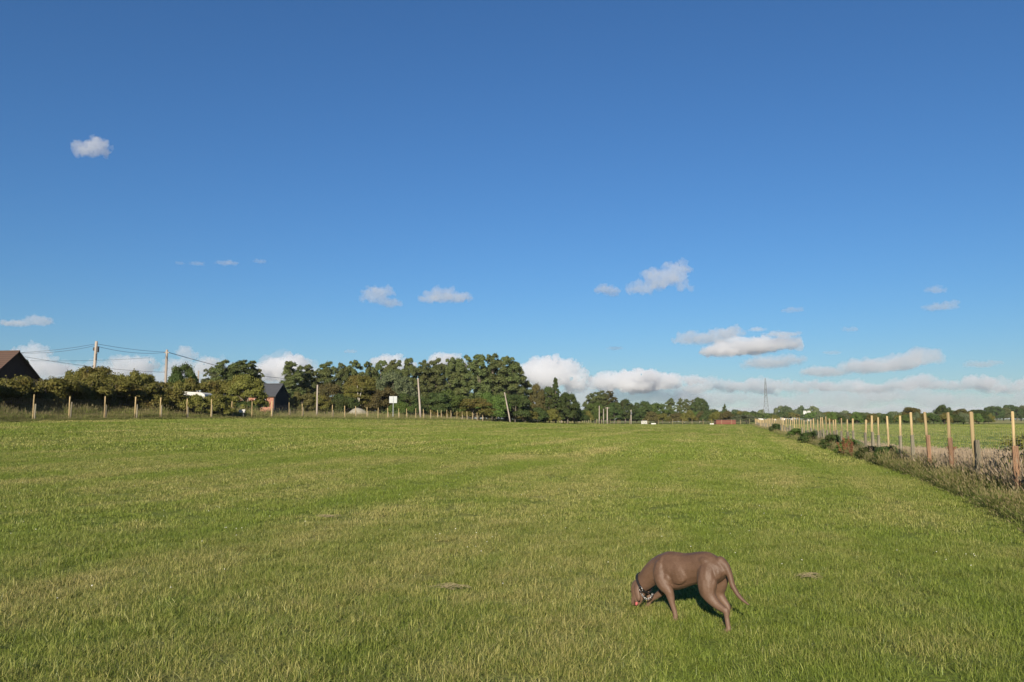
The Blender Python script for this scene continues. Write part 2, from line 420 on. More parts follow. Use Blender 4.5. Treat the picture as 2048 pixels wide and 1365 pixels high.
# tall grass of the verges
def m_tall(name, a, b, seed):
    N = NT(name); r = N.attr('rnd'); rr = N.math('MINIMUM', r, 1.0)
    c = N.mix(N.ramp(N.noise(0.7, 4, 0.6, N.pos()), 0.3, 0.7), a, b); c = N.mix(N.math('MULTIPLY', rr, .6), c, tuple(1.4*x for x in b))
    c = N.mix(N.math('GREATER_THAN', r, 1.5), c, seed); return N.leafy(c, 0.3)
mt_l = m_tall('rank_grass', (0.060, 0.100, 0.020), (0.125, 0.135, 0.040), (0.19, 0.15, 0.08))
mt_r = m_tall('tussock_grass', (0.105, 0.165, 0.026), (0.19, 0.195, 0.055), (0.25, 0.21, 0.10))
mt_d = m_tall('dry_weeds', (0.13, 0.14, 0.050), (0.29, 0.24, 0.13), (0.36, 0.28, 0.19))
tall_v = [blades(50+s, 95, .30, .12, .55, .008, 1.0, seg=3, head=(.08, .007, .18)) for s in range(4)]
rank_v = [blades(60+s, 75, .42, .35, .95, .022, .55, seg=3, head=(.14, .014, .3)) for s in range(4)]
weed_v = [blades(70+s, 85, .34, .22, .85, .008, .8, seg=3, head=(.12, .010, .55)) for s in range(4)]
def band(y0, y1, n, xf, lo, hi):
    y = y0+(y1-y0)*rg.random(n)**1.4; return np.c_[xf(y)+lo+(hi-lo)*rg.random(n), y]
ew = lambda y: np.interp(y, [2, 10, 20, 40, 235], [1.55, 1.35, .6, .45, .45])
y = 3+57*rg.random(2600)**1.3; Tn = np.c_[rfx(y)-ew(y)*rg.random(2600)**.8+.25, y]
hs = np.clip(.28+.75*(1-(rfx(Tn[:, 1])-Tn[:, 0])/1.5), .25, 1)*np.array([.8+.7*mnoise.noise((x*.9, y_*.9, 2.)) for x, y_ in Tn])
scatter('tussock_grass', drop(Tn), tall_v, mt_r, np.ones(len(Tn)), 'rough unmown tussocks along the foot of the right fence', 'grass', 8, zs=hs)
T2 = band(60, 215, 900, rfx, -.6, 1.0)
scatter('tussock_grass', drop(T2), rank_v, mt_r, np.ones(len(T2)), 'far unmown grass along the receding right fence', 'grass', 9, zs=.38*np.ones(len(T2)))
T3 = np.r_[band(8, 34, 2600, rfx, .3, 3.3), band(30, 60, 900, rfx, .3, 2.2)]
scatter('dry_weeds', drop(T3), weed_v, mt_d, np.ones(len(T3)), 'dry pinkish seeding weeds behind the right fence', 'weeds', 10, zs=np.interp(T3[:, 1], [8, 18, 26, 34, 60], [.9, .85, .6, .42, .35]))
T4 = band(60, 215, 800, rfx, .4, 2.5)
scatter('dry_weeds', drop(T4), rank_v, mt_d, np.ones(len(T4)), 'far strip of dry weeds behind the right fence', 'weeds', 11, zs=.35*np.ones(len(T4)))
n5 = 5200; pq = -130+1310*rg.random(n5); L5 = np.array([lf_pt(p) for p in pq])
off = -7.5*rg.random(n5)+1.3; T5 = np.c_[L5[:, 0]+off, L5[:, 1]-off*.15]
scatter('rank_grass', drop(T5), rank_v, mt_l, np.ones(n5), 'long rank seeding grass along the left fence', 'grass', 12, zs=np.where(off > -.2, np.where(pq > 540, .48, .2), np.where(off > -1.6, .5, .85))*np.where(pq > 900, .8, 1)*np.array([1+.55*mnoise.noise((x*.35, y_*.35, 4.)) for x, y_ in T5]))

# the crop's own leaves
def m_cropleaf():
    N = NT('crop_leaf'); p = N.pos(); c = N.mix(N.ramp(N.noise(0.06, 4, 0.6, p), 0.35, 0.7), (0.085, 0.150, 0.028), (0.125, 0.185, 0.042)); return N.leafy(N.mix(N.attr('rnd'), c, (0.16, 0.19, 0.06)), .3)
n6 = 26000; y6 = 22+208*rg.random(n6)**.7; x6 = rfx(y6)+2.8+rg.random(n6)*(55+y6*.9); T6 = np.c_[x6, y6]
scatter('crop_leaves', drop(T6), far_v, m_cropleaf(), 1.3*np.ones(n6), 'even green young crop filling the field behind the right fence', 'crop', 13, zs=2.2*np.ones(n6))

# ------------------------------------------------------------------ fences
def post_mesh(h, wx, wy, seed, pointed=False, rough=0.006, half=False):
    """sawn or split stake: eight-sided, slightly bent and tapered, chamfered top"""
    g = random.Random(seed); m = MB(); n = 8; lv = [0, .25, .5, .75, .985, 1.0]; bx = g.uniform(-.02, .02)
    for t_ in lv:
        sc = (1-.10*t_)*(0.8 if t_ == 1 else 1)
        for k in range(n):
            a = 2*math.pi*(k+.5)/n; cx, sy = math.cos(a), math.sin(a)
            q = max(abs(cx), abs(sy))**.6
            y = sy*wy/2*sc/q
            if half and y > 0: y *= .35
            m.v.append((cx*wx/2*sc/q+bx*math.sin(t_*3)+g.uniform(-rough, rough), y+g.uniform(-rough, rough), -.25+(h+.25)*t_))
    for i in range(len(lv)-1):
        for k in range(n): m.f.append((i*n+k, i*n+(k+1) % n, (i+1)*n+(k+1) % n, (i+1)*n+k))
    m.f.append(tuple(range((len(lv)-1)*n, len(lv)*n)))
    return m.mesh('post')
def net_mesh(name, P, z_lo, z_hi, step, th, rows):
    """stock netting strung along a polyline: line wires and stay wires as thin strands"""
    m = MB(); Q = [Vector(p) for p in P]
    hs = [z_lo+(z_hi-z_lo)*(i/(rows-1))**1.15 for i in range(rows)]
    for a, b in zip(Q[:-1], Q[1:]):
        d = (b-a); L = d.length; n = max(1, int(L/step))
        for h in hs:
            sag = .0
            m.tube([a+Vector((0, 0, h)), b+Vector((0, 0, h-sag))], th, 3, cap=False)
        for i in range(n):
            p = a+d*(i/n); m.tube([p+Vector((0, 0, z_lo)), p+Vector((0, 0, z_hi))], th, 3, cap=False)
    return m.mesh(name)

stakes = [post_mesh(1.0, .085, .07, s, half=True) for s in range(5)]
stubs = [post_mesh(1.0, .115, .115, 20+s) for s in range(4)]
for me in stakes: me.materials.append(MAT['stake'])
stub_mats = {}
for k in ('oldpost', 'redpost'):
    L_ = []
    for me in stubs:
        c = me.copy(); c.materials.append(MAT[k]); L_.append(c)
    stub_mats[k] = L_
def fence(name, label, cat, pts, tops, stubspec, face, seed):
    """fence thing > post (tall stake), stub_post (older short post strapped to it), wire_netting"""
    g = random.Random(seed); x0, y0 = pts[0]
    root = empty(name, (x0, y0, gz(x0, y0)), label=label, cat=cat)
    o0 = root.location
    for i, (x, y) in enumerate(pts):
        z = gz(x, y)
        o = obj('post', g.choice(stakes), None, root, (x-o0.x, y-o0.y, z-o0.z)); o.scale = (g.uniform(.9, 1.15), 1, tops[i]+.0)
        o.rotation_euler = (g.gauss(0, .014), g.gauss(0, .016), face+g.uniform(-.3, .3))
        st = stubspec(i, g)
        if st:
            kind, hh, dx, dy = st
            o = obj('stub_post', g.choice(stub_mats[kind]), None, root, (x+dx-o0.x, y+dy-o0.y, z-o0.z)); o.scale = (1, 1, hh)
            o.rotation_euler = (g.gauss(0, .015), g.gauss(0, .02), g.uniform(0, 3))
    return root
# right fence: photo columns of the stakes (the far ones at an even 2.6 m)
cols = [2020, 1943, 1894, 1849, 1817, 1795, 1770, 1752, 1739, 1725, 1701, 1690, 1679, 1668, 1663, 1656.5, 1649, 1643, 1638, 1633]
ry = [10.2, 12.8]+[8598/(c-1024-441.7) for c in cols]
while ry[-1] < 206: ry.append(ry[-1]+2.55+.25*math.sin(len(ry)*2.1))
rp = [(rfx(y), y) for y in ry]
near = {2: ('redpost', 1.08), 3: ('oldpost', 1.12), 4: ('redpost', 1.12), 5: ('redpost', 1.14), 6: ('oldpost', 1.1), 7: ('oldpost', 1.05)}
def rspec(i, g):
    if i in near: k, h = near[i]; return (k, h, -.028, -.088)
    if i > 2 and g.random() < .6: return ('oldpost', g.uniform(.85, 1.1), -.02, -.085)
tp = [1.76, 1.76, 1.75, 1.76, 1.76, 1.79, 1.80, 1.70, 1.70, 1.66, 1.74, 1.58]
gt = random.Random(4)
rt = tp+[gt.uniform(1.58, 1.82) for _ in range(len(rp)-len(tp))]
rfence = fence('stock_fence', 'wire netting fence on tall pale timber stakes running beside the green crop field', 'fence', rp, rt, rspec, 0.3, 11)
o0 = rfence.location
obj('wire_netting', net_mesh('wire_netting', [(x+.05-o0.x, y+.05-o0.y, gz(x, y)-o0.z) for x, y in rp[:26]], .06, 1.42, .15, .0016, 9), MAT['wire'], rfence)
obj('wire_netting', net_mesh('wire_netting', [(x+.05-o0.x, y+.05-o0.y, gz(x, y)-o0.z) for x, y in rp[25::2]], .06, 1.42, .5, .002, 5), MAT['wire'], rfence)

lc = [-75, -8, 66, 138, 208, 270, 320, 373, 421, 463, 503, 542, 577.5, 604, 664.5, 689, 711, 734, 756, 775, 797, 813, 831, 847, 861, 875, 882.6, 893.6, 901.7,
      914, 924, 934, 944.5, 954, 965, 975, 983.6, 992, 1000.6, 1008, 1015, 1023.6, 1031, 1039, 1045.6, 1052, 1058, 1063, 1069, 1075, 1081, 1086, 1092, 1097,
      1103, 1108, 1113, 1119, 1124, 1129, 1134, 1139.5, 1145, 1150, 1155, 1160, 1165, 1169, 1173, 1177, 1181]
lp = [lf_pt(c) for c in lc]
def lspec(i, g):
    if g.random() < .75: return ('oldpost', g.uniform(1.0, 1.3), .085, .05)
lfence = fence('stock_fence', 'long wire netting fence with tall pale stakes in front of the hedge and trees', 'fence', lp, [gt.uniform(1.66, 1.82) for _ in lp], lspec, 0.1, 12)
o0 = lfence.location
obj('wire_netting', net_mesh('wire_netting', [(x+.0-o0.x, y+.06-o0.y, gz(x, y)-o0.z) for x, y in lp[:24]], .1, 1.45, .22, .003, 7), MAT['darkwire'], lfence)
obj('wire_netting', net_mesh('wire_netting', [(x+.0-o0.x, y+.06-o0.y, gz(x, y)-o0.z) for x, y in lp[23:]], .1, 1.45, .8, .003, 5), MAT['darkwire'], lfence)
# cross fence at the far end of the meadow, with rails
xc = [1193, 1203, 1220, 1236, 1240, 1259, 1286, 1296, 1317, 1345, 1365, 1384, 1406, 1423, 1443, 1463, 1481, 1499]
xp = [(lambda p: (p.x, p.y))(at(c, 838, 262-.09*(c-1193))) for c in xc]
cf = fence('post_and_rail_fence', 'low pale post and rail fence across the far end of the meadow', 'fence', xp, [gt.uniform(1.35, 1.75) for _ in xp], lambda i, g: None, 0, 13)
o0 = cf.location
for (xa, ya), (xb, yb) in zip(xp[:-1], xp[1:]):
    for h in (.55, 1.0):
        MB().tube([(xa-o0.x, ya+.06-o0.y, gz(xa, ya)+h-o0.z), (xb-o0.x, yb+.06-o0.y, gz(xb, yb)+h-o0.z)], .035, 4).build('rail', MAT['oldpost'], cf)

# ------------------------------------------------------------------ poles, wires, signs, mast
def pole(name, label, px, top, base_px, depth, r0, r1, mat='pole', group=None, extra=None, steps=False):
    a = at(px, top, depth); b = at(base_px, 838, depth); gzb = gz(b.x, b.y)
    root = empty(name, (b.x, b.y, gzb), label=label, cat='pole', group=group)
    d = Vector((a.x-b.x, 0, a.z-gzb))
    # the photo's upward lean of the lens is already in at(); the base column is taken at the horizon row
    MB().tube([d*t_+Vector((0, 0, -.3 if t_ == 0 else 0)) for t_ in (0, .3, .6, .9, 1)], [r0, r0*.95+r1*.05, (r0+r1)/2, r1*1.05, r1], 10).build('shaft', MAT[mat], root, smooth=True)
    if steps:
        for i in range(9):
            z = d.length*(.45+.055*i); MB().box((d.x*z/d.z+(.17 if i % 2 else -.17), 0, z), (.16, .03, .03)).build('step_bolt', MAT['cable'], root)
    return root, d
p1, d1 = pole('telegraph_pole', 'tall grey telegraph pole with black equipment boxes rising out of the hedge', 193, 683, 181.5, 72, .15, .12, steps=True)
m = MB(); m.box((d1.x+.17, -.02, d1.z-.75), (.16, .2, .55)); m.build('terminal_box', MAT['cable'], p1)
MB().box((d1.x-.17, -.02, d1.z-.72), (.12, .18, .3)).build('terminal_box', MAT['cable'], p1)
MB().box((d1.x+.10, -.08, d1.z-1.45), (.1, .1, .6)).build('cable_duct', MAT['cable'], p1)
p2, d2 = pole('telegraph_pole', 'grey telegraph pole beside the dark round tree behind the hedge', 334, 700, 328, 86, .15, .12, steps=True)
MB().box((d2.x, 0, d2.z-.3), (.5, .1, .1)).build('crossarm', MAT['pole'], p2)
p3, d3 = pole('telegraph_pole', 'distant telegraph pole whose tip shows between the dark tree and the poplars', 397, 742, 395, 150, .16, .13)
pole('timber_pole', 'plain upright timber pole standing in the long grass beside the slate-roofed building', 635, 770, 633.5, 99, .11, .09)
pole('timber_pole', 'pale bare pole leaning slightly beside the large square road sign', 836, 757, 841.5, 128, .155, .12)
pole('timber_pole', 'pale bare pole leaning steeply in front of the poplars', 1009, 785, 1021, 166, .15, .11)
for px, top, dp, lb in ((1091, 803, 195, 'thin pale pole standing in front of the dark trees beside the conifer'), (1112.5, 806, 240, 'pale pole directly under the conifer'),
                        (1122.5, 808, 226, 'thin pole behind the small white sign'), (1158, 808, 262, 'pole at the outer edge of the dark trees'),
                        (1198.5, 812, 262, 'stout brown pole near the crossarm pole'), (1207, 818, 275, 'slim pole between the stout pole and the crossarm pole')):
    pole('timber_pole', lb, px, top, px, dp, .17, .14)
pc, dc = pole('electricity_pole', 'electricity pole with a short crossarm in front of the far trees', 1214.5, 815, 1214.5, 268, .2, .16)
MB().box((dc.x, 0, dc.z-.25), (1.5, .14, .14)).build('crossarm', MAT['pole'], pc)
for s in (-.6, 0, .6): MB().tube([(dc.x+s, 0, dc.z-.2), (dc.x+s, 0, dc.z+.15)], .06, 6).build('insulator', MAT['cable'], pc)
pt, dt = pole('electricity_pole', 'electricity pole carrying a grey transformer in front of the round oaks', 1262, 820, 1262, 270, .17, .14)
MB().tube([(.1, -.35, dt.z-1.6), (.1, -.35, dt.z-.7)], .24, 10).build('transformer', MAT['wire'], pt)
for px, top in ((1339, 823), (1369, 824), (1384, 824), (1399, 824.5), (1496, 826)):
    pole('timber_pole', 'far thin pole standing above the distant low hedge', px, top, px, 330, .16, .13, group='far poles above the hedge')

def wire(label, a, b, sag, r=.02, name='overhead_wire', group=None):
    a, b = Vector(a), Vector(b); pts = [a.lerp(b, t_)-Vector((0, 0, sag*4*t_*(1-t_))) for t_ in np.linspace(0, 1, 17)]
    m = MB(); m.tube([p-a for p in pts], r, 5); return m.build(name, MAT['cable'], loc=a, label=label, cat='wire', group=group)
tip1 = p1.location+d1; tip2 = p2.location+d2; tip3 = p3.location+d3
g2 = 'pair of wires from the boxed pole to the second pole'
wire('black wire of the pair from the boxed telegraph pole to the next pole', tip1+Vector((.1, 0, -.25)), tip2+Vector((-.2, 0, -.25)), .12, .015, group=g2)
wire('black wire of the pair from the boxed telegraph pole to the next pole', tip1+Vector((.2, 0, -.5)), tip2+Vector((-.2, 0, -.3)), .3, .015, group=g2)
g2 = 'pair of wires from the boxed pole to the brick house'
wire('black wire of the pair from the boxed telegraph pole to the brown-roofed house', tip1+Vector((-.1, 0, -.25)), at(42, 705.5, 70), .12, .014, group=g2)
wire('black wire of the pair from the boxed telegraph pole to the brown-roofed house', tip1+Vector((-.1, 0, -.4)), at(42, 706.5, 70), .22, .014, group=g2)
wire('single sagging wire from the second telegraph pole past the poplars', tip2+Vector((.2, 0, -.3)), at(575, 758, 190), .5, .035)
wire('low slanting wire from the house gable across to the second telegraph pole', at(50, 714, 71), at(331, 745, 86.3), .25, .016)
wire('faint thin wire behind the boxed telegraph pole', at(60, 722, 120), at(300, 716, 130), .2, .02)

MAT['signgrey'] = m_plain('sign_back_metal', (0.38, 0.40, 0.40), (0.32, 0.34, 0.34), 2.0, 0.5)
MAT['steel'] = m_plain('galvanised_post', (0.36, 0.39, 0.40), (0.28, 0.30, 0.31), 3.0, 0.5)
MAT['white'] = m_plain('white_paint', (0.62, 0.61, 0.58), (0.50, 0.49, 0.46), 1.5, 0.5)
def sign(label, x0, x1, y0, y1, depth, seams=True):
    a = at(x0, y1, depth); b = at(x1, y0, depth); cx = (a.x+b.x)/2; zb = gz(cx, depth)
    r = empty('road_sign', (cx, depth, zb), rz=R(4), label=label, cat='sign')
    W_, H_ = b.x-a.x, b.z-a.z; zc = (a.z+b.z)/2-zb
    MB().box((0, .04, zc), (W_, .025, H_)).build('panel', MAT['signgrey'], r)
    MB().tube([(.02, 0, -.2), (.02, 0, zc+H_/2-.02)], .045, 10).build('post', MAT['steel'], r)
    if seams:
        MB().box((0, .018, zc), (W_*.96, .018, .05)).build('rail', MAT['steel'], r)
        for s in (-1, 1): MB().box((.02, -.02, zc+s*H_*.22), (.16, .07, .05)).build('clamp', MAT['steel'], r)
sign('large square road sign seen from its grey back on a single post', 778.5, 794, 793, 806.5, 117)
sign('small square white road sign in front of the dark trees', 1123.5, 1131.5, 824, 832, 212)
# arrow-shaped finger sign low behind the fence
a = at(484, 822.5, 77); zb = gz(a.x, a.y)
r = empty('finger_sign', (a.x, a.y, zb), label='small white finger sign pointing towards the hedge behind the wire fence', cat='sign')
h = a.z-zb; q = MB(); o5 = [(-.34, h), (-.24, h+.14), (.31, h+.14), (.31, h-.14), (-.24, h-.14)]
n0 = len(q.v)
q.poly([(x, -.012, z) for x, z in o5]); q.poly([(x, .012, z) for x, z in reversed(o5)])
for i in range(5):
    (xa, za), (xb, zb_) = o5[i], o5[(i+1) % 5]; q.poly([(xa, -.012, za), (xa, .012, za), (xb, .012, zb_), (xb, -.012, zb_)])
q.build('board', MAT['white'], r)
g = random.Random(3)
for row, (xs_, xe) in enumerate(((-.14, .26), (-.06, .14))):
    x = xs_
    q = MB()
    while x < xe:
        wl = g.uniform(.02, .045); q.box((x+wl/2, -.016, h+.055-row*.11), (wl*.7, .006, .055)); x += wl+.012
    q.build('lettering', MAT['cable'], r)
MB().tube([(.12, .05, -.2), (.12, .05, h+.1)], .04, 8).build('post', MAT['steel'], r)

# lattice mast
MAT['lattice'] = m_plain('grey_lattice_steel', (0.16, 0.165, 0.17), (0.12, 0.125, 0.13), 1.0, 0.6)
dm = 800; top = at(1533, 757, dm); bs = at(1533, 838, dm)
r = empty('pylon', (bs.x, dm, 0), rz=-math.atan2(bs.x, dm), label='tall grey steel lattice pylon rising above the right fence', cat='pylon')
lv = [0, 5, 10, 14.5, 19, 23, 26.5, 29.5, 32, 34.5, 37, 39.2]; Ht = top.z
wd = lambda z: 3.3-1.8*z/20 if z < 20 else 1.5-(z-20)*.048
corner = [(-1, -1), (1, -1), (1, 1), (-1, 1)]
for cx, cy_ in corner:
    MB().tube([(cx*wd(z)/1.0, cy_*wd(z), z) for z in lv]+[(cx*.15, cy_*.15, Ht)], .24, 5).build('leg', MAT['lattice'], r)
for k in range(4):
    (ax, ay), (bx_, by) = corner[k], corner[(k+1) % 4]; m = MB()
    for z0, z1 in zip(lv[:-1], lv[1:]):
        w0, w1 = wd(z0), wd(z1)
        m.tube([(ax*w0, ay*w0, z0), (bx_*w1, by*w1, z1)], .09, 4); m.tube([(bx_*w0, by*w0, z0), (ax*w1, ay*w1, z1)], .09, 4)
        m.tube([(ax*w1, ay*w1, z1), (bx_*w1, by*w1, z1)], .08, 4)
    m.build('bracing', MAT['lattice'], r)
for z, L_ in ((24.5, 4.0), (31, 4.6), (36.5, 3.4)):    # crossarms lie along the line of sight
    for s in (-1, 1):
        m = MB(); m.tube([(0, s*wd(z), z+1), (0, s*L_, z+.6)], .12, 4); m.tube([(-wd(z), s*wd(z), z), (0, s*L_, z+.6)], .1, 4); m.tube([(wd(z), s*wd(z), z), (0, s*L_, z+.6)], .1, 4)
        m.build('crossarm', MAT['lattice'], r)

# ------------------------------------------------------------------ trees
def leaves(C, Nrm, size, g, asp=0.62, rnd=None):
    """diamond leaf sprays at centres C facing roughly Nrm"""
    n = len(C); nn = Nrm+g.normal(size=(n, 3))*.55; nn /= np.linalg.norm(nn, axis=1)[:, None]
    u = np.cross(nn, g.normal(size=(n, 3))); u /= np.linalg.norm(u, axis=1)[:, None]+1e-9; v = np.cross(nn, u)
    s = (size*(.6+.8*g.random(n)))[:, None]; fold = nn*s*.18
    V = np.stack([C-u*s, C-v*s*asp+fold, C+u*s, C+v*s*asp+fold], 1).reshape(-1, 3)
    if rnd is None: rnd = g.random(n)
    return V, np.arange(4*n).reshape(n, 4), np.repeat(rnd, 4)

def blob_leaves(blobs, n, size, g, deep=.55, up=.25):
    B = np.array(blobs, float); area = (B[:, 3]*B[:, 4]+B[:, 3]*B[:, 5]+B[:, 4]*B[:, 5]); p = area/area.sum()
    k = g.choice(len(B), int(n*1.5), p=p); d = g.normal(size=(len(k), 3)); d /= np.linalg.norm(d, axis=1)[:, None]
    d[:, 2] = np.where(d[:, 2] < -.3, -d[:, 2]*.8, d[:, 2])
    rr = 1-.50*g.random(len(k))**1.6+.17*g.normal(size=len(k))
    P = B[k, :3]+d*rr[:, None]*B[k, 3:]
    inside = np.zeros(len(k), bool)
    for b in B: inside |= (((P-b[:3])/b[3:])**2).sum(1) < deep**2
    sel = np.where(~inside)[0][:n]; P = P[sel]; d = d[sel]; d[:, 2] += up
    tone = g.random(len(B))[k[sel]]; return leaves(P, d, np.full(len(P), size), g, rnd=np.clip(.28*tone+.72*g.random(len(P)), 0, 1))

def tree_kind(kind, seed):
    """(crown mesh, trunk mesh, height, radius): built at real size, base at the origin"""
    g = np.random.default_rng(seed); rd = random.Random(seed); blobs = []; tr = MB()
    if kind == 'poplar':
        H_, R_ = 16., 3.0
        for i in range(95):
            z = H_*(.10+.88*(i+g.random())/95); env = R_*min(1, max(.05, z-.6)/4)**.6*(1 if z < 11 else max(.12, 1-((z-11)/5.4)**2)**.5)
            a = g.random()*6.283; rr = env*.85*g.random()**.55; r = (.5+.55*g.random())*(1 if z < 13.5 else .75)
            blobs.append((rr*math.cos(a), rr*math.sin(a), z, r*.9, r*.9, r*1.15))
        n, sz = 24000, .155; tr.tube([(0, 0, -.3), (.1, 0, 4), (0, .1, 9), (0, 0, 14.5)], [.34, .27, .17, .04], 8)
    elif kind == 'oak':
        H_, R_ = 10., 5.0
        for i in range(95):
            a = g.random()*6.283; c = g.random()*1.75-.75; s = math.sqrt(max(0, 1-min(c, 1)**2)); q = .62+.2*g.random(); r = .7+.75*g.random()
            blobs.append((R_*q*s*math.cos(a), R_*q*s*math.sin(a), 4.5+5.0*q*c, r, r, r*.85))
        n, sz = 23000, .16; tr.tube([(0, 0, -.3), (.05, 0, 1.5), (0, .1, 3.5), (.1, 0, 7)], [.42, .33, .26, .07], 8)
    elif kind == 'bush':
        H_, R_ = 4., 3.0
        for i in range(40):
            a = g.random()*6.283; c = g.random(); q = .68+.17*g.random(); s = math.sqrt(1-c*c*.95); r = .5+.42*g.random()
            blobs.append((R_*q*s*math.cos(a), R_*q*s*math.sin(a), .75+2.75*q*c, r, r, r*.85))
        n, sz = 12000, .105; tr.tube([(0, 0, -.2), (.1, 0, .8), (.1, .1, 2.2)], [.14, .11, .05], 7)
    elif kind == 'thorn':                      # wind-shaped, ragged hawthorn
        H_, R_ = 5., 3.4
        for i in range(44):
            a = g.random()*6.283; c = g.random(); q = .6+.26*g.random(); s = math.sqrt(1-c*c*.9); r = .42+.5*g.random()
            blobs.append((R_*q*s*math.cos(a)+.25*c, R_*q*s*math.sin(a), 1.0+3.6*q*c, r*1.2, r*1.2, r*.7))
        n, sz = 14000, .105; tr.tube([(0, 0, -.2), (.15, 0, 1.2), (.3, .1, 3)], [.18, .13, .05], 7)
    elif kind == 'conifer':
        H_, R_ = 9., 2.4
        for i in range(70):
            t_ = (i+g.random())/70; z = .7+8.1*t_; a = g.random()*6.283; L_ = R_*(1-t_)**.85+.15; q = .75*g.random()**.5
            blobs.append((L_*q*math.cos(a), L_*q*math.sin(a), z-.25*q, .55*(1-.6*t_), .55*(1-.6*t_), .3))
        n, sz = 6500, .15; tr.tube([(0, 0, -.3), (0, 0, 4), (0, 0, 8.8)], [.2, .13, .02], 7)
    elif kind == 'cypress':
        H_, R_ = 10., 1.5
        for i in range(34):
            t_ = (i+.5)/34; z = .6+9.1*t_; a = g.random()*6.283; e = R_*math.sin(min(1, t_*1.6+.25)*1.57)*(1-t_**3)
            blobs.append((e*.5*math.cos(a), e*.5*math.sin(a), z, .6*e+.15, .6*e+.15, .7))
        n, sz = 2500, .25; tr.tube([(0, 0, -.3), (0, 0, 5), (0, 0, 9)], [.2, .1, .02], 6)
    elif kind == 'far':                        # for trees more than half a kilometre away
        H_, R_ = 10., 6.0
        for i in range(26):
            a = g.random()*6.283; c = g.random()*1.1-.1; q = .66+.2*g.random(); s = math.sqrt(max(0, 1-c*c)); r = 1.2+g.random()
            blobs.append((R_*q*s*math.cos(a), R_*q*s*math.sin(a), 4+5.2*q*c, r, r, r*.85))
        n, sz = 2600, .55; tr.tube([(0, 0, -.3), (0, 0, 3), (0, 0, 7)], [.4, .3, .1], 6)
    V, Fq, rn = blob_leaves(blobs, n, sz, g)
    top = max(b[2]+b[5] for b in blobs)*.985
    lim = 12 if kind not in ('far', 'cypress') else 5
    for b in rd.sample(blobs, lim):            # limbs reach into the clumps
        z0 = max(.12*H_, b[2]*.55); m_ = Vector((b[0]*.35, b[1]*.35, (z0+b[2])/2))
        tr.tube([(0, 0, z0), tuple(m_), b[:3]], [.045*H_/6, .03*H_/6, .01*H_/6], 5)
    return mesh_np(kind+'_crown', V, Fq, rn), tr.mesh(kind+'_trunk', True), top, R_
KIND = {}
for k, cnt in (('poplar', 5), ('oak', 4), ('bush', 4), ('thorn', 4), ('conifer', 2), ('cypress', 1), ('far', 4)):
    KIND[k] = [tree_kind(k, 100+17*i+len(k)) for i in range(cnt)]
def crown_obj(name, kind, i, mat, parent, loc=None):
    """crowns share one mesh per variant; the leaf material sits on the object"""
    o = obj(name, KIND[kind][i][0], MAT['dark'], parent, loc)
    o.material_slots[0].link = 'OBJECT'; o.material_slots[0].material = MAT[mat]; return o
for k in KIND:
    for t4 in KIND[k]: t4[1].materials.append(MAT['bark'])
tr_ = random.Random(99)
def tree(name, label, kind, mat, px, top, half, depth, group=None, cat='tree', zbase=None, trunk=None, rz=None):
    """tree whose crown top and half width are given in photo pixels at a stated distance"""
    a = at(px, top, depth); b = at(px, 838, depth); z0 = gz(a.x, depth) if zbase is None else zbase
    i = tr_.randrange(len(KIND[kind])); cm, tm, H_, R_ = KIND[kind][i]
    sz = (a.z-z0)/H_; sx = half/FPX*depth/R_*(1.0 if kind != 'poplar' else .95)
    r = empty(name, (a.x, depth, z0), label=label, cat=cat, group=group)
    rot = tr_.uniform(0, 6.283) if rz is None else rz
    t_ = obj('trunk', tm, None, r); t_.scale = (min(sx, sz), min(sx, sz), sz); t_.rotation_euler = (0, 0, rot)
    if trunk: t_.data = tm.copy(); t_.data.materials.clear(); t_.data.materials.append(MAT[trunk])
    c = crown_obj('crown' if cat == 'tree' else 'foliage', kind, i, mat, r); c.scale = (sx, sx, sz); c.rotation_euler = (0, 0, rot)
    if cat != 'tree': t_.name = 'stem'
    return r
# the poplar belt
G1 = 'poplars of the tree belt'
for px, top, hw, dp in ((583,724,25,150),(617,731,19,155),(652,724,24,158),(684,728,17,160),(711,722,18,162),(737,725,17,164),(762,722,19,166),(790,721,21,168),
        (818,718,19,170),(846,722,21,172),(872,717,21,174),(900,717,21,176),(930,712,25,178),(958,710,26,180),(986,710,28,182),(1012,714,25,184),(1031,724,20,186)):
    tree('poplar_tree', 'tall dark green poplar standing in the dense belt behind the left fence', 'poplar', 'poplar', px, top, hw*1.12, dp, G1)
tree('poplar_tree', 'low poplar stepping down at the end of the tall poplar belt', 'poplar', 'poplar', 1046, 752, 22, 190)
G1b = 'second row of poplars'
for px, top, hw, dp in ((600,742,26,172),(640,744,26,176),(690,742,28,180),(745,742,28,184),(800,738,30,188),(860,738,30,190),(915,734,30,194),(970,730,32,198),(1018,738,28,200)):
    tree('poplar_tree', 'poplar half hidden in the second row of the belt', 'poplar', 'dark', px, top, hw, dp, G1b)
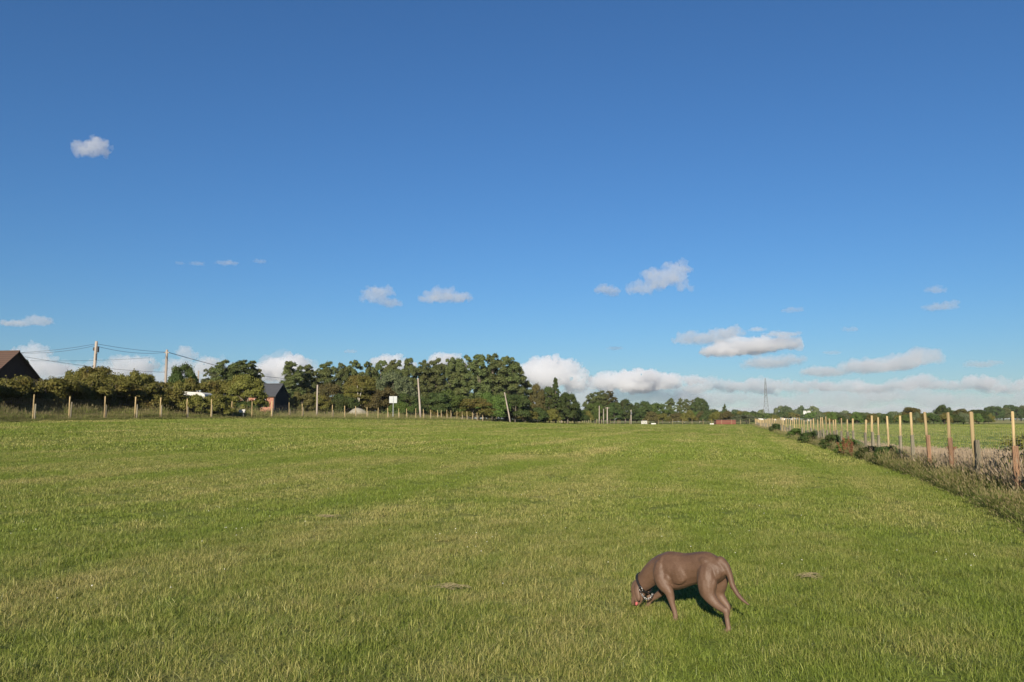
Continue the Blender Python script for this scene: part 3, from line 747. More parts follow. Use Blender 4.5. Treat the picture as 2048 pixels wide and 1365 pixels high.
# understorey in front of them
for px, top, hw, dp, kd, mt, lb in (
    (788,745,47,155,'oak','grey','grey-green willow with a soft rounded top in front of the poplars'),
    (722,752,36,140,'oak','olive','light olive tree with a pale birch-like trunk in front of the poplars'),
    (660,768,34,140,'thorn','brown','bronze-tinted bushy tree beside the plain upright pole'),
    (605,784,28,126,'thorn','brown','bronze bush beside the black gable of the slate-roofed building'),
    (630,790,30,128,'thorn','olive','olive thorn bush behind the plain upright pole'),
    (690,788,34,132,'bush','dark','dark low bush beside the pale heap'),
    (760,775,36,140,'thorn','brown','bronze and olive thorn tree behind the large square road sign'),
    (815,788,36,142,'bush','dark','dark green bush between the square road sign and the leaning pole'),
    (800,805,30,130,'bush','green','fresh green low bush under the willow'),
    (868,786,36,150,'thorn','dark','dark thorn tree just beyond the slightly leaning pole'),
    (900,780,40,156,'bush','green','bright green rounded bush at the foot of the poplars'),
    (945,797,44,154,'thorn','olive','broad light olive bush with a domed top at the foot of the poplars'),
    (880,812,22,150,'bush','olive','small olive bush beside the domed olive bush'),
    (985,785,38,168,'bush','green','green bush behind the steeply leaning pole'),
    (1030,790,34,172,'thorn','dark','dark thorn tree beyond the steeply leaning pole'),
    (1050,812,26,176,'bush','olive','low olive bush beyond the steeply leaning pole'),
    (1074,768,19,190,'oak','brown','bronze-leaved tree beside the conifer'),
    (1098,775,20,192,'oak','dark','dark broad tree pressed against the conifer'),
    (1111,757,21,190,'conifer','dark','pointed dark conifer standing above its neighbours'),
    (1135,786,24,192,'oak','dark','dark spreading tree on the outer side of the conifer'),
    (1148,800,15,196,'bush','dark','dark drooping outermost tree of the belt'),
    (1106,818,18,188,'bush','olive','pale olive shrub under the conifer'),
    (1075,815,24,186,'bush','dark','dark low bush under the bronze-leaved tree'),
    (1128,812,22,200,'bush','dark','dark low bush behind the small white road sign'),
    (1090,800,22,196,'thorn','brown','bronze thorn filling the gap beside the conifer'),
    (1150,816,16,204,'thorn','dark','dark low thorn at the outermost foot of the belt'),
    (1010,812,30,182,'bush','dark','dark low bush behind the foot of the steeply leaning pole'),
    (1172,822,16,270,'bush','olive','small olive bush between the belt and the tall grey-green group'),
    (563,776,12,150,'thorn','dark','dark foliage behind the black gable')):
    tree('bush' if kd == 'bush' else ('conifer_tree' if kd == 'conifer' else 'broadleaf_tree'), lb, kd, mt, px, top, hw, dp,
         cat='bush' if kd == 'bush' else 'tree', trunk='birch' if px == 722 else None)
# pale birch stems showing below the light olive tree
for px, top, lb in ((715.5, 772, 'slender white birch stem forking below the light olive tree'), (703, 795, 'short pale birch stem beside the forked one')):
    a = at(px, 838, 136); b = at(px+4, top, 136); z0 = gz(a.x, 136); hh = b.z-z0
    r = empty('birch_tree', (a.x, 136, z0), label=lb, cat='tree')
    MB().tube([(0, 0, -.2), (.05, 0, hh*.4), (.02, 0, hh*.55), (-.18, 0, hh)], [.13, .11, .09, .04], 7).build('trunk', MAT['birch'], r)
    MB().tube([(.04, 0, hh*.42), (.35, 0, hh*.7), (.75, 0, hh*.98)], [.08, .06, .03], 6).build('limb', MAT['birch'], r)
    c = crown_obj('crown', 'bush', 1, 'olive', r, (.1, .9, hh*.75)); c.scale = (.75, .6, .55)
# left: thorns and trees round the buildings
for px, top, hw, dp, kd, mt, lb in (
    (365,728,33,92,'oak','dark','dark rounded tree beside the second telegraph pole'),
    (452,722,38,110,'poplar','poplar','airy poplar above the olive thorn, on its hedge side'),
    (490,722,40,112,'poplar','poplar','airy poplar above the olive thorn, nearer the slate roof'),
    (425,735,22,112,'poplar','grey','thin pale poplar beside the dark rounded tree'),
    (512,735,22,114,'poplar','poplar','small poplar tucked against the slate-roofed building'),
    (495,751,44,85,'thorn','olive','large yellow-olive thorn overhanging the slate-roofed building'),
    (455,762,42,88,'thorn','olive','olive thorn next to the largest yellow-olive thorn'),
    (400,757,44,86,'thorn','hedge','olive thorn bush above the white caravan roof'),
    (352,764,30,84,'thorn','hedge','dense thorn bush at the end of the clipped hedge'),
    (436,789,38,74.5,'bush','hedge','low tangled bush growing in front of the white caravan'),
    (384,790,38,72.8,'bush','hedge','low bush between the hedge end and the white caravan'),
    (494,800,30,85,'bush','dark','dark low bush behind the white finger sign'),
    (195,735,62,68,'thorn','olive','wide thorn crown rising out of the hedge around the boxed pole'),
    (150,742,36,68,'thorn','olive','thorn clump rising from the hedge on the house side of the boxed pole'),
    (250,742,40,69,'thorn','olive','thorn clump rising from the hedge beyond the boxed pole'),
    (290,750,36,72,'thorn','hedge','low thorn clump on the hedge between the two telegraph poles'),
    (55,722,16,90,'conifer','dark','dark conifer peeping out behind the gable of the brown-roofed house')):
    tree('bush' if kd == 'bush' else ('thorn_tree' if kd == 'thorn' else 'conifer_tree' if kd == 'conifer' else 'broadleaf_tree'), lb, kd, mt, px, top, hw, dp, cat='bush' if kd == 'bush' else 'tree')
# hedge
def hedge(label, P, h, thick, n, size, seed):
    g = np.random.default_rng(seed); P = np.array(P, float); L_ = np.r_[0, np.cumsum(np.hypot(*np.diff(P, axis=0).T))]
    x0, y0 = P[0]; z0 = gz(x0, y0); r = empty('hedge', (x0, y0, z0), label=label, cat='hedge')
    blobs = []
    for k in range(int(L_[-1]*8)):
        s_ = g.random()*L_[-1]; x, y_ = np.interp(s_, L_, P[:, 0]), np.interp(s_, L_, P[:, 1]); hv = h*(1+.10*mnoise.noise((s_*.3, 0, seed)))
        zz = hv*(.08+.82*g.random()); o_ = (g.random()*2-1)*thick*.42; q_ = .38+.45*g.random()
        blobs.append((x-x0+o_, y_-y0+g.normal()*.3, gz(x, y_)-z0+zz, q_*1.05, q_*1.05, q_*.8))
    V, Fq, rn = blob_leaves(blobs, n, size, g, deep=.6)
    obj('foliage', mesh_np('hedge_foliage', V, Fq, rn), MAT['hedge'], r)
    m = MB()
    for k in range(int(L_[-1]/.8)):
        s0 = .8*k+.4*g.random(); x, y_ = np.interp(s0, L_, P[:, 0]), np.interp(s0, L_, P[:, 1]); zg = gz(x, y_)-z0
        for q in range(3): m.tube([(x-x0, y_-y0, zg-.1), (x-x0+g.normal()*.4, y_-y0+g.normal()*.4, zg+h*.5), (x-x0+g.normal()*.7, y_-y0+g.normal()*.5, zg+h*.9)], [.035, .025, .01], 4)
    m.build('stems', MAT['bark'], r, kind='stuff')
hp = [lf_pt(p, 5.0) for p in range(-160, 370, 20)]
hedge('long thick olive hedge standing behind the left fence', [(x-1.0, y_) for x, y_ in hp], 3.25, 3.0, 135000, .08, 3)
for px in range(-30, 350, 34):
    tree('bush', 'thorn bush packed close behind the long hedge', 'bush', 'hedge', px, 776+tr_.uniform(-5, 5), 30, 70+.02*px+tr_.uniform(0, 2), 'bushes packed behind the hedge', cat='bush')
for i, px in enumerate(range(560, 1170, 22)):
    tree('bush', 'low dark scrub bush under the poplars', 'bush', ('dark', 'olive', 'green')[i % 3], px, 813+tr_.uniform(-4, 5)+(px-560)*.008, 24, 202+tr_.uniform(-4, 8), 'scrub under the poplars', cat='bush')
# mid distance, right of the belt
for px, top, hw, dp, kd, mt, lb in (
    (1184,788,20,290,'poplar','poplar','grey-green tall tree on the belt side of the far poplar group'),
    (1200,782,22,292,'poplar','poplar','tallest grey-green tree of the group behind the crossarm pole'),
    (1218,783,20,294,'poplar','brown','bronze-tinted tall tree behind the crossarm pole'),
    (1190,806,24,285,'oak','green','rounded green tree at the foot of the tall grey-green group'),
    (1228,806,18,288,'oak','dark','dark round tree between the tall group and the round oaks'),
    (1250,799,20,300,'oak','dark','round dark oak closest to the transformer pole'),
    (1283,803,22,302,'oak','dark','round dark oak next to the one by the transformer pole'),
    (1313,807,26,312,'oak','green','flat-topped green tree between the dark oaks and the slender far poplars'),
    (1341,797,12,400,'poplar','poplar','broad far poplar at the oak end of the slender row'),
    (1400,796,19,400,'oak','dark','dark dense far tree closing the row of slender poplars'),
    (1449,808,5.5,450,'cypress','dark','single pointed cypress standing above the distant hedge'),
    (1425,820,14,430,'oak','dark','dark tree between the far poplars and the cypress'),
    (1492,830,28,285,'thorn','grey','grey-green willowy bush behind the red shed')):
    tree('broadleaf_tree' if kd in ('oak', 'thorn') else ('cypress_tree' if kd == 'cypress' else 'poplar_tree'), lb, kd, mt, px, top, hw, dp)
for px, top in ((1360, 797), (1373, 799), (1385, 800)):
    tree('poplar_tree', 'slender far poplar standing in a short row above the hedge', 'poplar', 'poplar', px, top, 8.5, 402, 'row of slender far poplars')
for i, px in enumerate(range(1236, 1500, 13)):
    tree('bush', 'olive-green bush of the distant rough hedge behind the far fence', 'bush', ('green', 'olive', 'dark', 'brown')[i*7 % 4], px+tr_.uniform(-4, 4), 824+tr_.uniform(-3, 4), 17, 305+tr_.uniform(-15, 30), 'bushes of the distant rough hedge', cat='bush')
for i, px in enumerate(range(1395, 1720, 15)):
    tree('broadleaf_tree', 'small distant tree behind the rough hedge and the stock fence', 'far', ('green', 'dark', 'olive')[i*5 % 3], px+tr_.uniform(-5, 5), 827+tr_.uniform(-3, 3), 13, 470+tr_.uniform(-30, 60), 'small distant trees', zbase=0)
G3 = 'trees of the far skyline'
for i, px in enumerate(range(1405, 2090, 11)):
    tall = -7 if px in (1559, 1570, 1603, 1614, 1625) else 0
    tree('broadleaf_tree', 'far hazy tree on the flat skyline', 'far', ('dark', 'poplar', 'green')[i*5 % 3], px+tr_.uniform(-5, 5), 823+tr_.uniform(-4, 4)+(3 if px > 1640 and px < 1850 else 0)+tall, 10+tr_.uniform(-1, 5), 900+tr_.uniform(-80, 250), G3, zbase=0)
# right-hand hedge line beyond the crop
for px, top, hw, dp, kd, mt, lb in (
    (1886,810,17,262,'oak','dark','round dark tree standing tallest in the hedge beyond the crop'),
    (1822,815,20,270,'oak','olive','broad olive tree in the hedge beyond the crop'),
    (1925,818,22,262,'oak','brown','bronze tree in the hedge beyond the crop'),
    (1956,820,22,260,'oak','dark','dark tree near the corn end of the hedge beyond the crop'),
    (1976,826,12,258,'bush','olive','olive bush at the very end of the hedge beside the corn')):
    tree('broadleaf_tree' if kd == 'oak' else 'bush', lb, kd, mt, px, top, hw, dp, cat='tree' if kd == 'oak' else 'bush')
for i, px in enumerate(range(1640, 1975, 12)):
    tree('bush', 'rough hedge bush along the far side of the crop field', 'bush', ('grey', 'olive', 'green', 'dark')[i*5 % 4], px+tr_.uniform(-4, 4), 829+tr_.uniform(-5, 2), 14, 246+tr_.uniform(0, 10), 'hedge bushes beyond the crop', cat='bush')
for i, px in enumerate(range(1978, 2110, 13)):
    tree('broadleaf_tree', 'dark tree of the wood beyond the corn field', 'oak', ('dark', 'dark', 'poplar')[i % 3], px+tr_.uniform(-4, 4), 812+tr_.uniform(-4, 4), 15, 540+tr_.uniform(0, 40), 'wood beyond the corn', zbase=0)
# brambles and docks along the foot of the right fence
for px, dp, hh, wdt, mt, lb in ((1770, 27.3, .75, .55, 'dark', 'dark bramble clump at the fence foot beside a pair of close stakes'), (1735, 31, .6, .6, 'dark', 'dark bramble clump under the netting by the docks'),
        (1702, 36, .8, .8, 'green', 'green bramble clump at the fence foot beyond the docks'), (1676, 42, .9, .8, 'dark', 'dense dark bramble mound against the stakes'),
        (1633, 54, 1.0, 1.0, 'dark', 'rounded dark bramble mound farther along the fence'), (1608, 66, 1.0, 1.0, 'green', 'bright green bramble mound farther along the fence'),
        (1566, 95, 1.2, 1.2, 'dark', 'farthest dark bramble mound along the fence')):
    x = rfx(dp)-.15; i = tr_.randrange(4); r = empty('bramble', (x, dp, gz(x, dp)), label=lb, cat='bramble')
    c = crown_obj('foliage', 'bush', i, mt, r); c.scale = (wdt/3, wdt/3, hh/4); c.rotation_euler = (0, 0, tr_.uniform(0, 6))
    t_ = obj('stem', KIND['bush'][i][1], None, r); t_.scale = (wdt/3, wdt/3, hh/4)
for x, y_, hh, wd_, mt, lb in ((11.6, 16.8, 1.35, 1.3, 'olive', 'tall tangled bramble bush behind the stake with the orange post'), (10.4, 13.6, 1.2, 1.0, 'dark', 'dark bramble behind the fence at the near corner of the verge'),
        (13.6, 18.5, 1.2, 1.2, 'brown', 'bronze bramble bush behind the netting')):
    i = tr_.randrange(4); r = empty('bramble', (x, y_, gz(x, y_)), label=lb, cat='bramble')
    V, Fq, rn = blob_leaves([(wd_*.6*math.cos(k*2.4)*(k % 5)/4, wd_*.6*math.sin(k*2.4)*(k % 5)/4, hh*(.25+.6*((k*7) % 10)/10), .35, .35, .28) for k in range(24)], 5200, .035, np.random.default_rng(i+int(x)))
    obj('foliage', mesh_np('bramble_foliage', V, Fq, rn), MAT[mt], r)
    m = MB()
    for k in range(14):
        a = k*2.4; m.tube([(0, 0, -.05), (.4*wd_*math.cos(a), .4*wd_*math.sin(a), hh*.8), (1.0*wd_*math.cos(a), 1.0*wd_*math.sin(a), hh*(.55+.05*(k % 7)))], [.012, .009, .004], 5)
    m.build('stems', MAT['bark'], r)
MAT['dock'] = m_leaf('dock_seed', (0.13, 0.055, 0.026), (0.19, 0.085, 0.038), trans=.2)
for px, dp, lb in ((1686, 33.5, 'rusty red dock spike'), (1704, 32.0, 'rusty red dock spike'), (1838, 21.8, 'rusty red dock spike')):
    a = at(px, 900, dp); x = min(a.x, rfx(dp)-.2) if px < 1800 else rfx(dp)+.5; g = np.random.default_rng(int(px))
    r = empty('dock_plant', (x, dp, gz(x, dp)), label='rusty red seeding dock spikes at the foot of the right fence', cat='plant', group='seeding docks by the fence')
    m = MB(); Cn = []
    for k in range(5):
        dx, dy = g.normal(size=2)*.12; hh = .6+.3*g.random(); m.tube([(0, 0, -.02), (dx, dy, hh)], [.006, .003], 4)
        for q in range(60): t_ = .4+.6*g.random(); Cn.append((dx*t_+g.normal()*.025, dy*t_+g.normal()*.025, hh*t_))
    m.build('stems', MAT['dock'], r)
    V, Fq, rn = leaves(np.array(Cn), np.tile([0, -1, .3], (len(Cn), 1)), np.full(len(Cn), .022), g); obj('seed_heads', mesh_np('dock_seed', V, Fq, rn), MAT['dock'], r)

# ------------------------------------------------------------------ buildings
def m_brick(name, a, b, mortar):
    N = NT(name); br = N.n('ShaderNodeTexBrick'); N.l(N.mapping(N.objc(), rot=(R(90), 0, 0)), br.inputs['Vector'])
    br.inputs['Color1'].default_value = (*a, 1); br.inputs['Color2'].default_value = (*b, 1); br.inputs['Mortar'].default_value = (*mortar, 1)
    br.inputs['Scale'].default_value = 1; br.inputs['Brick Width'].default_value = .225; br.inputs['Row Height'].default_value = .075; br.inputs['Mortar Size'].default_value = .01
    c = N.mix(N.ramp(N.noise(2, 4, .6, N.objc()), .3, .7), br.outputs[0], N.mix(.5, br.outputs[0], b)); return N.fin(c, .9, .15)
def m_rows(name, a, b, step, axis=2):
    N = NT(name); w_ = N.n('ShaderNodeTexWave'); w_.bands_direction = 'XYZ'[axis]; N.l(N.objc(), w_.inputs['Vector']); w_.inputs['Scale'].default_value = 1/step/6.283*3.14; w_.inputs['Distortion'].default_value = 1.0; w_.inputs['Detail'].default_value = 3
    c = N.mix(N.ramp(N.math('ADD', N.math('MULTIPLY', w_.outputs['Fac'], .5), N.math('MULTIPLY', N.noise(3, 5, .7, N.objc()), .6)), .3, .85), a, b); N.bump(w_.outputs['Fac'], .5, .03); return N.fin(c, .85, .2)
MAT['brick'] = m_brick('red_brick', (0.34, 0.14, 0.085), (0.26, 0.10, 0.065), (0.34, 0.28, 0.22))
MAT['brickdark'] = m_brick('brown_brick', (0.085, 0.042, 0.030), (0.065, 0.032, 0.024), (0.09, 0.07, 0.06))
MAT['tile'] = m_rows('brown_roof_tile', (0.070, 0.044, 0.033), (0.10, 0.062, 0.046), .33)
MAT['slate'] = m_rows('slate', (0.045, 0.048, 0.055), (0.075, 0.078, 0.086), .25)
MAT['blackclad'] = m_rows('black_boarding', (0.016, 0.016, 0.018), (0.03, 0.03, 0.032), .15, 1)
MAT['glass'] = m_plain('window_glass', (0.05, 0.06, 0.07), rough=.1, spec=.6)
MAT['trim'] = m_plain('dark_trim', (0.03, 0.028, 0.026), rough=.6)
MAT['redshed'] = m_rows('red_stained_boards', (0.16, 0.052, 0.036), (0.21, 0.075, 0.052), .15)
MAT['grey_roof'] = m_plain('felt_roof', (0.10, 0.09, 0.085), rough=.9)
MAT['terracotta'] = m_plain('terracotta', (0.36, 0.14, 0.08), rough=.8)
def house(name, label, loc, az_gable, W_, L_, eave, ridge, mwall, mgable, mroof, cat='building', over=.25, group=None):
    """gable end at the origin plane facing local -Y; house runs back along +Y"""
    r = empty(name, loc, rz=-R(az_gable)+math.pi, label=label, cat=cat, group=group); hw = W_/2
    q = MB(); q.poly([(-hw, 0, 0), (hw, 0, 0), (hw, 0, eave), (0, 0, ridge), (-hw, 0, eave)]); q.poly([(-hw, .2, 0), (hw, .2, 0), (hw, .2, eave), (0, .2, ridge), (-hw, .2, eave)])
    q.poly([(-hw, 0, 0), (-hw, .2, 0), (-hw, .2, eave), (-hw, 0, eave)]); q.poly([(hw, 0, 0), (hw, .2, 0), (hw, .2, eave), (hw, 0, eave)]); q.build('gable_wall', mgable, r)
    for s in (-1, 1): MB().box((s*(hw-.1), .2+(L_-.2)/2, eave/2), (.2, L_-.2, eave)).build('side_wall', mwall, r)
    MB().poly([(-hw+.2, L_-.02, 0), (hw-.2, L_-.02, 0), (hw-.2, L_-.02, eave), (0, L_-.02, ridge-.02), (-hw+.2, L_-.02, eave)]).build('gable_wall', mgable, r)
    sl = (ridge-eave)/hw
    for s in (-1, 1):
        q = MB(); xe = hw+over; ze = eave-over*sl; t_ = .12
        P = [(0, -over, ridge+.03), (s*xe, -over, ze+.03), (s*xe, L_+over, ze+.03), (0, L_+over, ridge+.03)]; U = [(x, y, z+t_) for x, y, z in P]
        q.poly(P); q.poly(U)
        for i in range(4): q.poly([P[i], P[(i+1) % 4], U[(i+1) % 4], U[i]])
        rf = q.build('roof', mroof, r)
        MB().tube([(s*xe, -over, ze-.03), (s*xe, L_+over, ze-.03)], .06, 6).build('gutter', MAT['trim'], r)
    MB().tube([(0, -over, ridge+.16), (0, L_+over, ridge+.16)], .09, 6).build('ridge_tiles', mroof, r)
    return r
# brown-roofed house behind the hedge
dH = 76; ap = at(33, 703, dH); z0 = gz(ap.x, dH)
hs_ = house('brick_house', 'brown tiled house with a dark gable end behind the hedge', (ap.x, dH, z0), 98, 7.4, 11, 3.2, ap.z-z0-.15, MAT['brickdark'], MAT['brickdark'], MAT['tile'], over=.35)
MB().box((0, 6.5, ap.z-z0+.4), (.9, .6, 1.2)).build('chimney', MAT['brickdark'], hs_)
w_ = MB(); w_.box((-1.4, -.02, 1.6), (1.2, .06, 1.2)); w_.build('window', MAT['glass'], hs_)
# slate-roofed brick building with a black gable
dB = 104; ap = at(565, 768.5, dB); z0 = gz(ap.x, dB)
hb = house('outbuilding', 'brick outbuilding with dark slate roof, skylight and black boarded gable', (ap.x, dB, z0), 96, 4.6, 7.5, ap.z-z0-1.65, ap.z-z0-.15, MAT['brick'], MAT['blackclad'], MAT['slate'], over=.12)
ev = ap.z-z0-1.65; sl = 1.5/2.3
def on_roof(s, u, yv): return (s*u, yv, ap.z-z0-.15-u*sl+.16)
for s in (-1, 1):
    q = MB(); P = [on_roof(s, .75, 2.6), on_roof(s, 1.3, 2.6), on_roof(s, 1.3, 3.4), on_roof(s, .75, 3.4)]; q.poly([(x, y, z+.06) for x, y, z in P]); q.poly(P)
    for i in range(4): a_, b_ = P[i], P[(i+1) % 4]; q.poly([a_, b_, (b_[0], b_[1], b_[2]+.06), (a_[0], a_[1], a_[2]+.06)])
    q.build('skylight', MAT['glass'], hb)
    wv = MB().box((s*2.31, 2.0, ev-1.0), (.05, 1.3, .9)).build('window', MAT['glass'], hb)
    MB().box((s*2.33, 2.0, ev-.45), (.08, 1.5, .18)).build('lintel', MAT['white'], wv)
# white caravan glimpsed through the bushes
a = at(386, 783.5, 77.5); z0 = gz(a.x, 77.5); hh = a.z-z0
r = empty('caravan', (a.x, 77.5, z0), rz=R(-4), label='white touring caravan almost hidden by the bushes, only its roof showing', cat='caravan')
q = MB(); o8 = [(-1.75, .6), (-1.85, 1.5), (-1.6, hh-.12), (-1.2, hh), (1.25, hh-.12), (1.65, hh-.3), (1.85, 1.5), (1.75, .6)]
q.poly([(x, -1.0, z) for x, z in o8]); q.poly([(x, 1.0, z) for x, z in o8])
for i in range(8): (xa, za), (xb, zb_) = o8[i], o8[(i+1) % 8]; q.poly([(xa, -1, za), (xa, 1, za), (xb, 1, zb_), (xb, -1, zb_)])
q.build('body', m_plain('weathered_white', (0.50, 0.49, 0.46), (0.40, 0.39, 0.36)), r)
for x in (-.9, .6): MB().box((x, -1.02, hh-.75), (.9, .04, .55)).build('window', MAT['glass'], r)
for s in (-1, 1): MB().tube([(0, s*.95, .32), (0, s*.78, .32)], .32, 14).build('wheel', MAT['cable'], r)
for s in (-1.4, 1.4): MB().box((s, 0, .35), (.08, 1.2, .55)).build('corner_leg', MAT['steel'], r)
# pale heap
a = at(716, 817, 118); z0 = gz(a.x, 118)
xs2 = np.linspace(-1, 1, 26); X2, Y2 = np.meshgrid(xs2*2.3, xs2*1.8); rr = np.hypot(X2/2.3, Y2/1.8)
Z2 = np.maximum(0, (1-rr**1.7))*(a.z-z0)*1.05+np.array([[.12*mnoise.noise((x*1.6, y*1.6, 1)) for x, y in zip(p, q)] for p, q in zip(X2, Y2)])*(rr < .95)-.1*(rr > .98)
ii = np.arange(26*26).reshape(26, 26); Fq = np.stack([ii[:-1, :-1], ii[:-1, 1:], ii[1:, 1:], ii[1:, :-1]], -1).reshape(-1, 4)
obj('gravel_heap', mesh_np('gravel_heap', np.stack([X2, Y2, Z2], -1).reshape(-1, 3), Fq, smooth=True), m_plain('pale_grit', (0.30, 0.275, 0.21), (0.22, 0.20, 0.155), 4, .95, bump=.6), None, (a.x, 118, z0), label='pale grey heap of grit showing above the long grass', cat='heap')
# red shed
a = at(1449.5, 840, 268); z0 = gz(a.x, 268); hh = max(1.5, a.z-z0); Ws = 39/FPX*268
r = empty('field_shed', (a.x, 268, z0), label='long low red-brown boarded shed at the far end of the meadow', cat='shed')
nb = 16
for i in range(nb): MB().box((0, -1.5+(.004 if i % 2 else 0), .06+(hh-.15)*(i+.5)/nb), (Ws, .03, (hh-.15)/nb-.012)).build('board', MAT['redshed'], r)
MB().box((0, 0, (hh-.1)/2), (Ws-.06, 2.9, hh-.16)).build('frame', MAT['redshed'], r)
MB().box((0, 0, hh-.02), (Ws+.3, 3.4, .09)).build('roof', MAT['grey_roof'], r)
# white field gate
a = at(1288.5, 846.5, 252); z0 = gz(a.x, 252)
r = empty('field_gate', (a.x, 252, z0), label='small white barred gate in the far fence', cat='gate')
for i in range(4): MB().box((0, 0, .25+.27*i), (1.75, .05, .13)).build('bar', MAT['white'], r)
for s in (-1, 1): MB().box((s*.85, .06, .55), (.1, .06, 1.15)).build('stile', MAT['white'], r)
MB().tube([(-.8, -.05, .2), (.8, -.05, 1.08)], .04, 6).build('brace', MAT['white'], r)
# white horse-trough-like blocks by the far fence
for px, py, wd_, lb in ((1307, 848, 9, 'low pale plank lying in front of the far fence'), (1423.5, 848, 7.5, 'low white trough beside the red shed')):
    a = at(px, py, 250); z0 = gz(a.x, 250); L2 = wd_/FPX*250; q = MB()
    r = empty('trough', (a.x, 250, z0), label=lb, cat='trough')
    for s in (-1, 1): q.box((0, s*.2, .25), (L2, .05, .3)); q.box((s*(L2/2-.03), 0, .25), (.05, .36, .3))
    q.build('sides', MAT['white'], r); MB().box((0, 0, .1), (L2-.02, .34, .06)).build('base', MAT['white'], r)
    for s in (-1, 1): MB().box((s*L2*.4, 0, .03), (.08, .3, .1)).build('foot', MAT['steel'], r)
# far white houses and static caravans
def far_house(px, base_y, wd_px, dp, h, label, group=None, roofm='grey_roof', az=165):
    a = at(px, 838, dp); Wm = wd_px/FPX*dp
    r = house('cottage', label, (a.x+Wm*.3, dp, 0), az, h*1.5, Wm, h*.62, h, MAT['white'], MAT['white'], MAT[roofm], cat='house', group=group)
    for k in range(2):
        MB().box((-h*.75-.01, Wm*(.3+.4*k), h*.34), (.06, h*.22, h*.24)).build('window', MAT['glass'], r)
        MB().box((h*.3*(k*2-1), -.02, h*.33), (h*.2, .06, h*.24)).build('window', MAT['glass'], r)
far_house(1360, 826, 10, 440, 5.2, 'small white house half hidden behind the slender far poplars', roofm='terracotta')
far_house(1452, 825, 14, 560, 6.2, 'white bungalow with a wide gable under the cypress', roofm='white', az=178)
far_house(1422, 824, 6, 600, 6.5, 'tiny white house beside the pointed cypress', roofm='terracotta')
for px in (1515, 1521, 1548, 1566, 1585, 1655, 1664, 1672, 1709, 1716):
    dp = 560+tr_.uniform(-20, 30); a = at(px, 830.5+tr_.uniform(-1, 1), dp); Wm = 6.0*dp/FPX*tr_.uniform(.8, 1.3); hh = a.z
    r = empty('static_caravan', (a.x, dp, 0), rz=tr_.uniform(-.3, .3), label='distant white static caravan among the trees beyond the stock fence', cat='caravan', group='distant static caravans')
    MB().box((0, 0, hh*.45), (Wm, 2.2, hh*.6)).build('body', MAT['white'], r)
    MB().poly([(-Wm/2-.1, -1.25, hh*.74), (Wm/2+.1, -1.25, hh*.74), (Wm/2+.1, 0, hh*.98), (-Wm/2-.1, 0, hh*.98)]).poly([(-Wm/2-.1, 1.25, hh*.74), (Wm/2+.1, 1.25, hh*.74), (Wm/2+.1, 0, hh*.98), (-Wm/2-.1, 0, hh*.98)]).build('roof', MAT['signgrey'], r)
    for k in (-.3, .05, .32): MB().box((Wm*k, -1.12, hh*.52), (Wm*.16, .05, hh*.2)).build('window', MAT['glass'], r)
    MB().box((0, 0, hh*.08), (Wm*.9, 1.8, hh*.16)).build('skirt', MAT['grey_roof'], r)
for k, px in enumerate((1608, 1611.5, 1616, 1619.5)):
    dp = 505; a = at(px, 821.3+.3*(k % 2), dp); q = MB(); hh = a.z
    r = empty('storage_silo', (a.x, dp, 0), label='white storage silo in the cluster beyond the stock fence', cat='silo', group='cluster of white silos')
    MB().tube([(0, 0, 0), (0, 0, hh*.86)], .48, 12).build('barrel', MAT['white'], r, smooth=True)
    MB().tube([(0, 0, hh*.86), (0, 0, hh)], [.5, .12], 12).build('cap', MAT['white'], r)

# ------------------------------------------------------------------ the dog
def spline(P, n):
    """Catmull-Rom through rows of P (any number of columns)"""
    P = np.array(P, float); Q = np.vstack([2*P[0]-P[1], P, 2*P[-1]-P[-2]]); out = []
    for i in range(len(P)-1):
        a, b, c, d = Q[i:i+4]
        for t_ in np.linspace(0, 1, n, endpoint=False): out.append(.5*((2*b)+(c-a)*t_+(2*a-5*b+4*c-d)*t_**2+(3*b-a-3*c+d)*t_**3))
    out.append(P[-1]); return np.array(out)
def fuse(name, ells, voxel, smooth, it):
    """one continuous closed surface over a set of ellipsoids (x,y,z,rx,ry,rz[,pitch])"""
    bm0 = bmesh.new(); bmesh.ops.create_icosphere(bm0, subdivisions=2, radius=1.0)
    sv = np.array([v.co[:] for v in bm0.verts]); sf = np.array([[v.index for v in f.verts] for f in bm0.faces]); bm0.free()
    V, Fq, n = [], [], 0
    for e in ells:
        p = sv*np.array(e[3:6])
        if len(e) > 6:
            c, s = math.cos(e[6]), math.sin(e[6]); p = np.stack([p[:, 0]*c+p[:, 2]*s, p[:, 1], -p[:, 0]*s+p[:, 2]*c], 1)
        V.append(p+np.array(e[:3])); Fq.append(sf+n); n += len(sv)
    tmp = obj('tmp', mesh_np('tmp', np.concatenate(V), np.concatenate(Fq)))
    md = tmp.modifiers.new('r', 'REMESH'); md.mode = 'VOXEL'; md.voxel_size = voxel
    if smooth: ms = tmp.modifiers.new('s', 'SMOOTH'); ms.factor = smooth; ms.iterations = it
    dg = bpy.context.evaluated_depsgraph_get(); me = bpy.data.meshes.new_from_object(tmp.evaluated_get(dg)); me.name = name
    old = tmp.data; bpy.data.objects.remove(tmp); bpy.data.meshes.remove(old)
    me.polygons.foreach_set('use_smooth', [True]*len(me.polygons)); return me
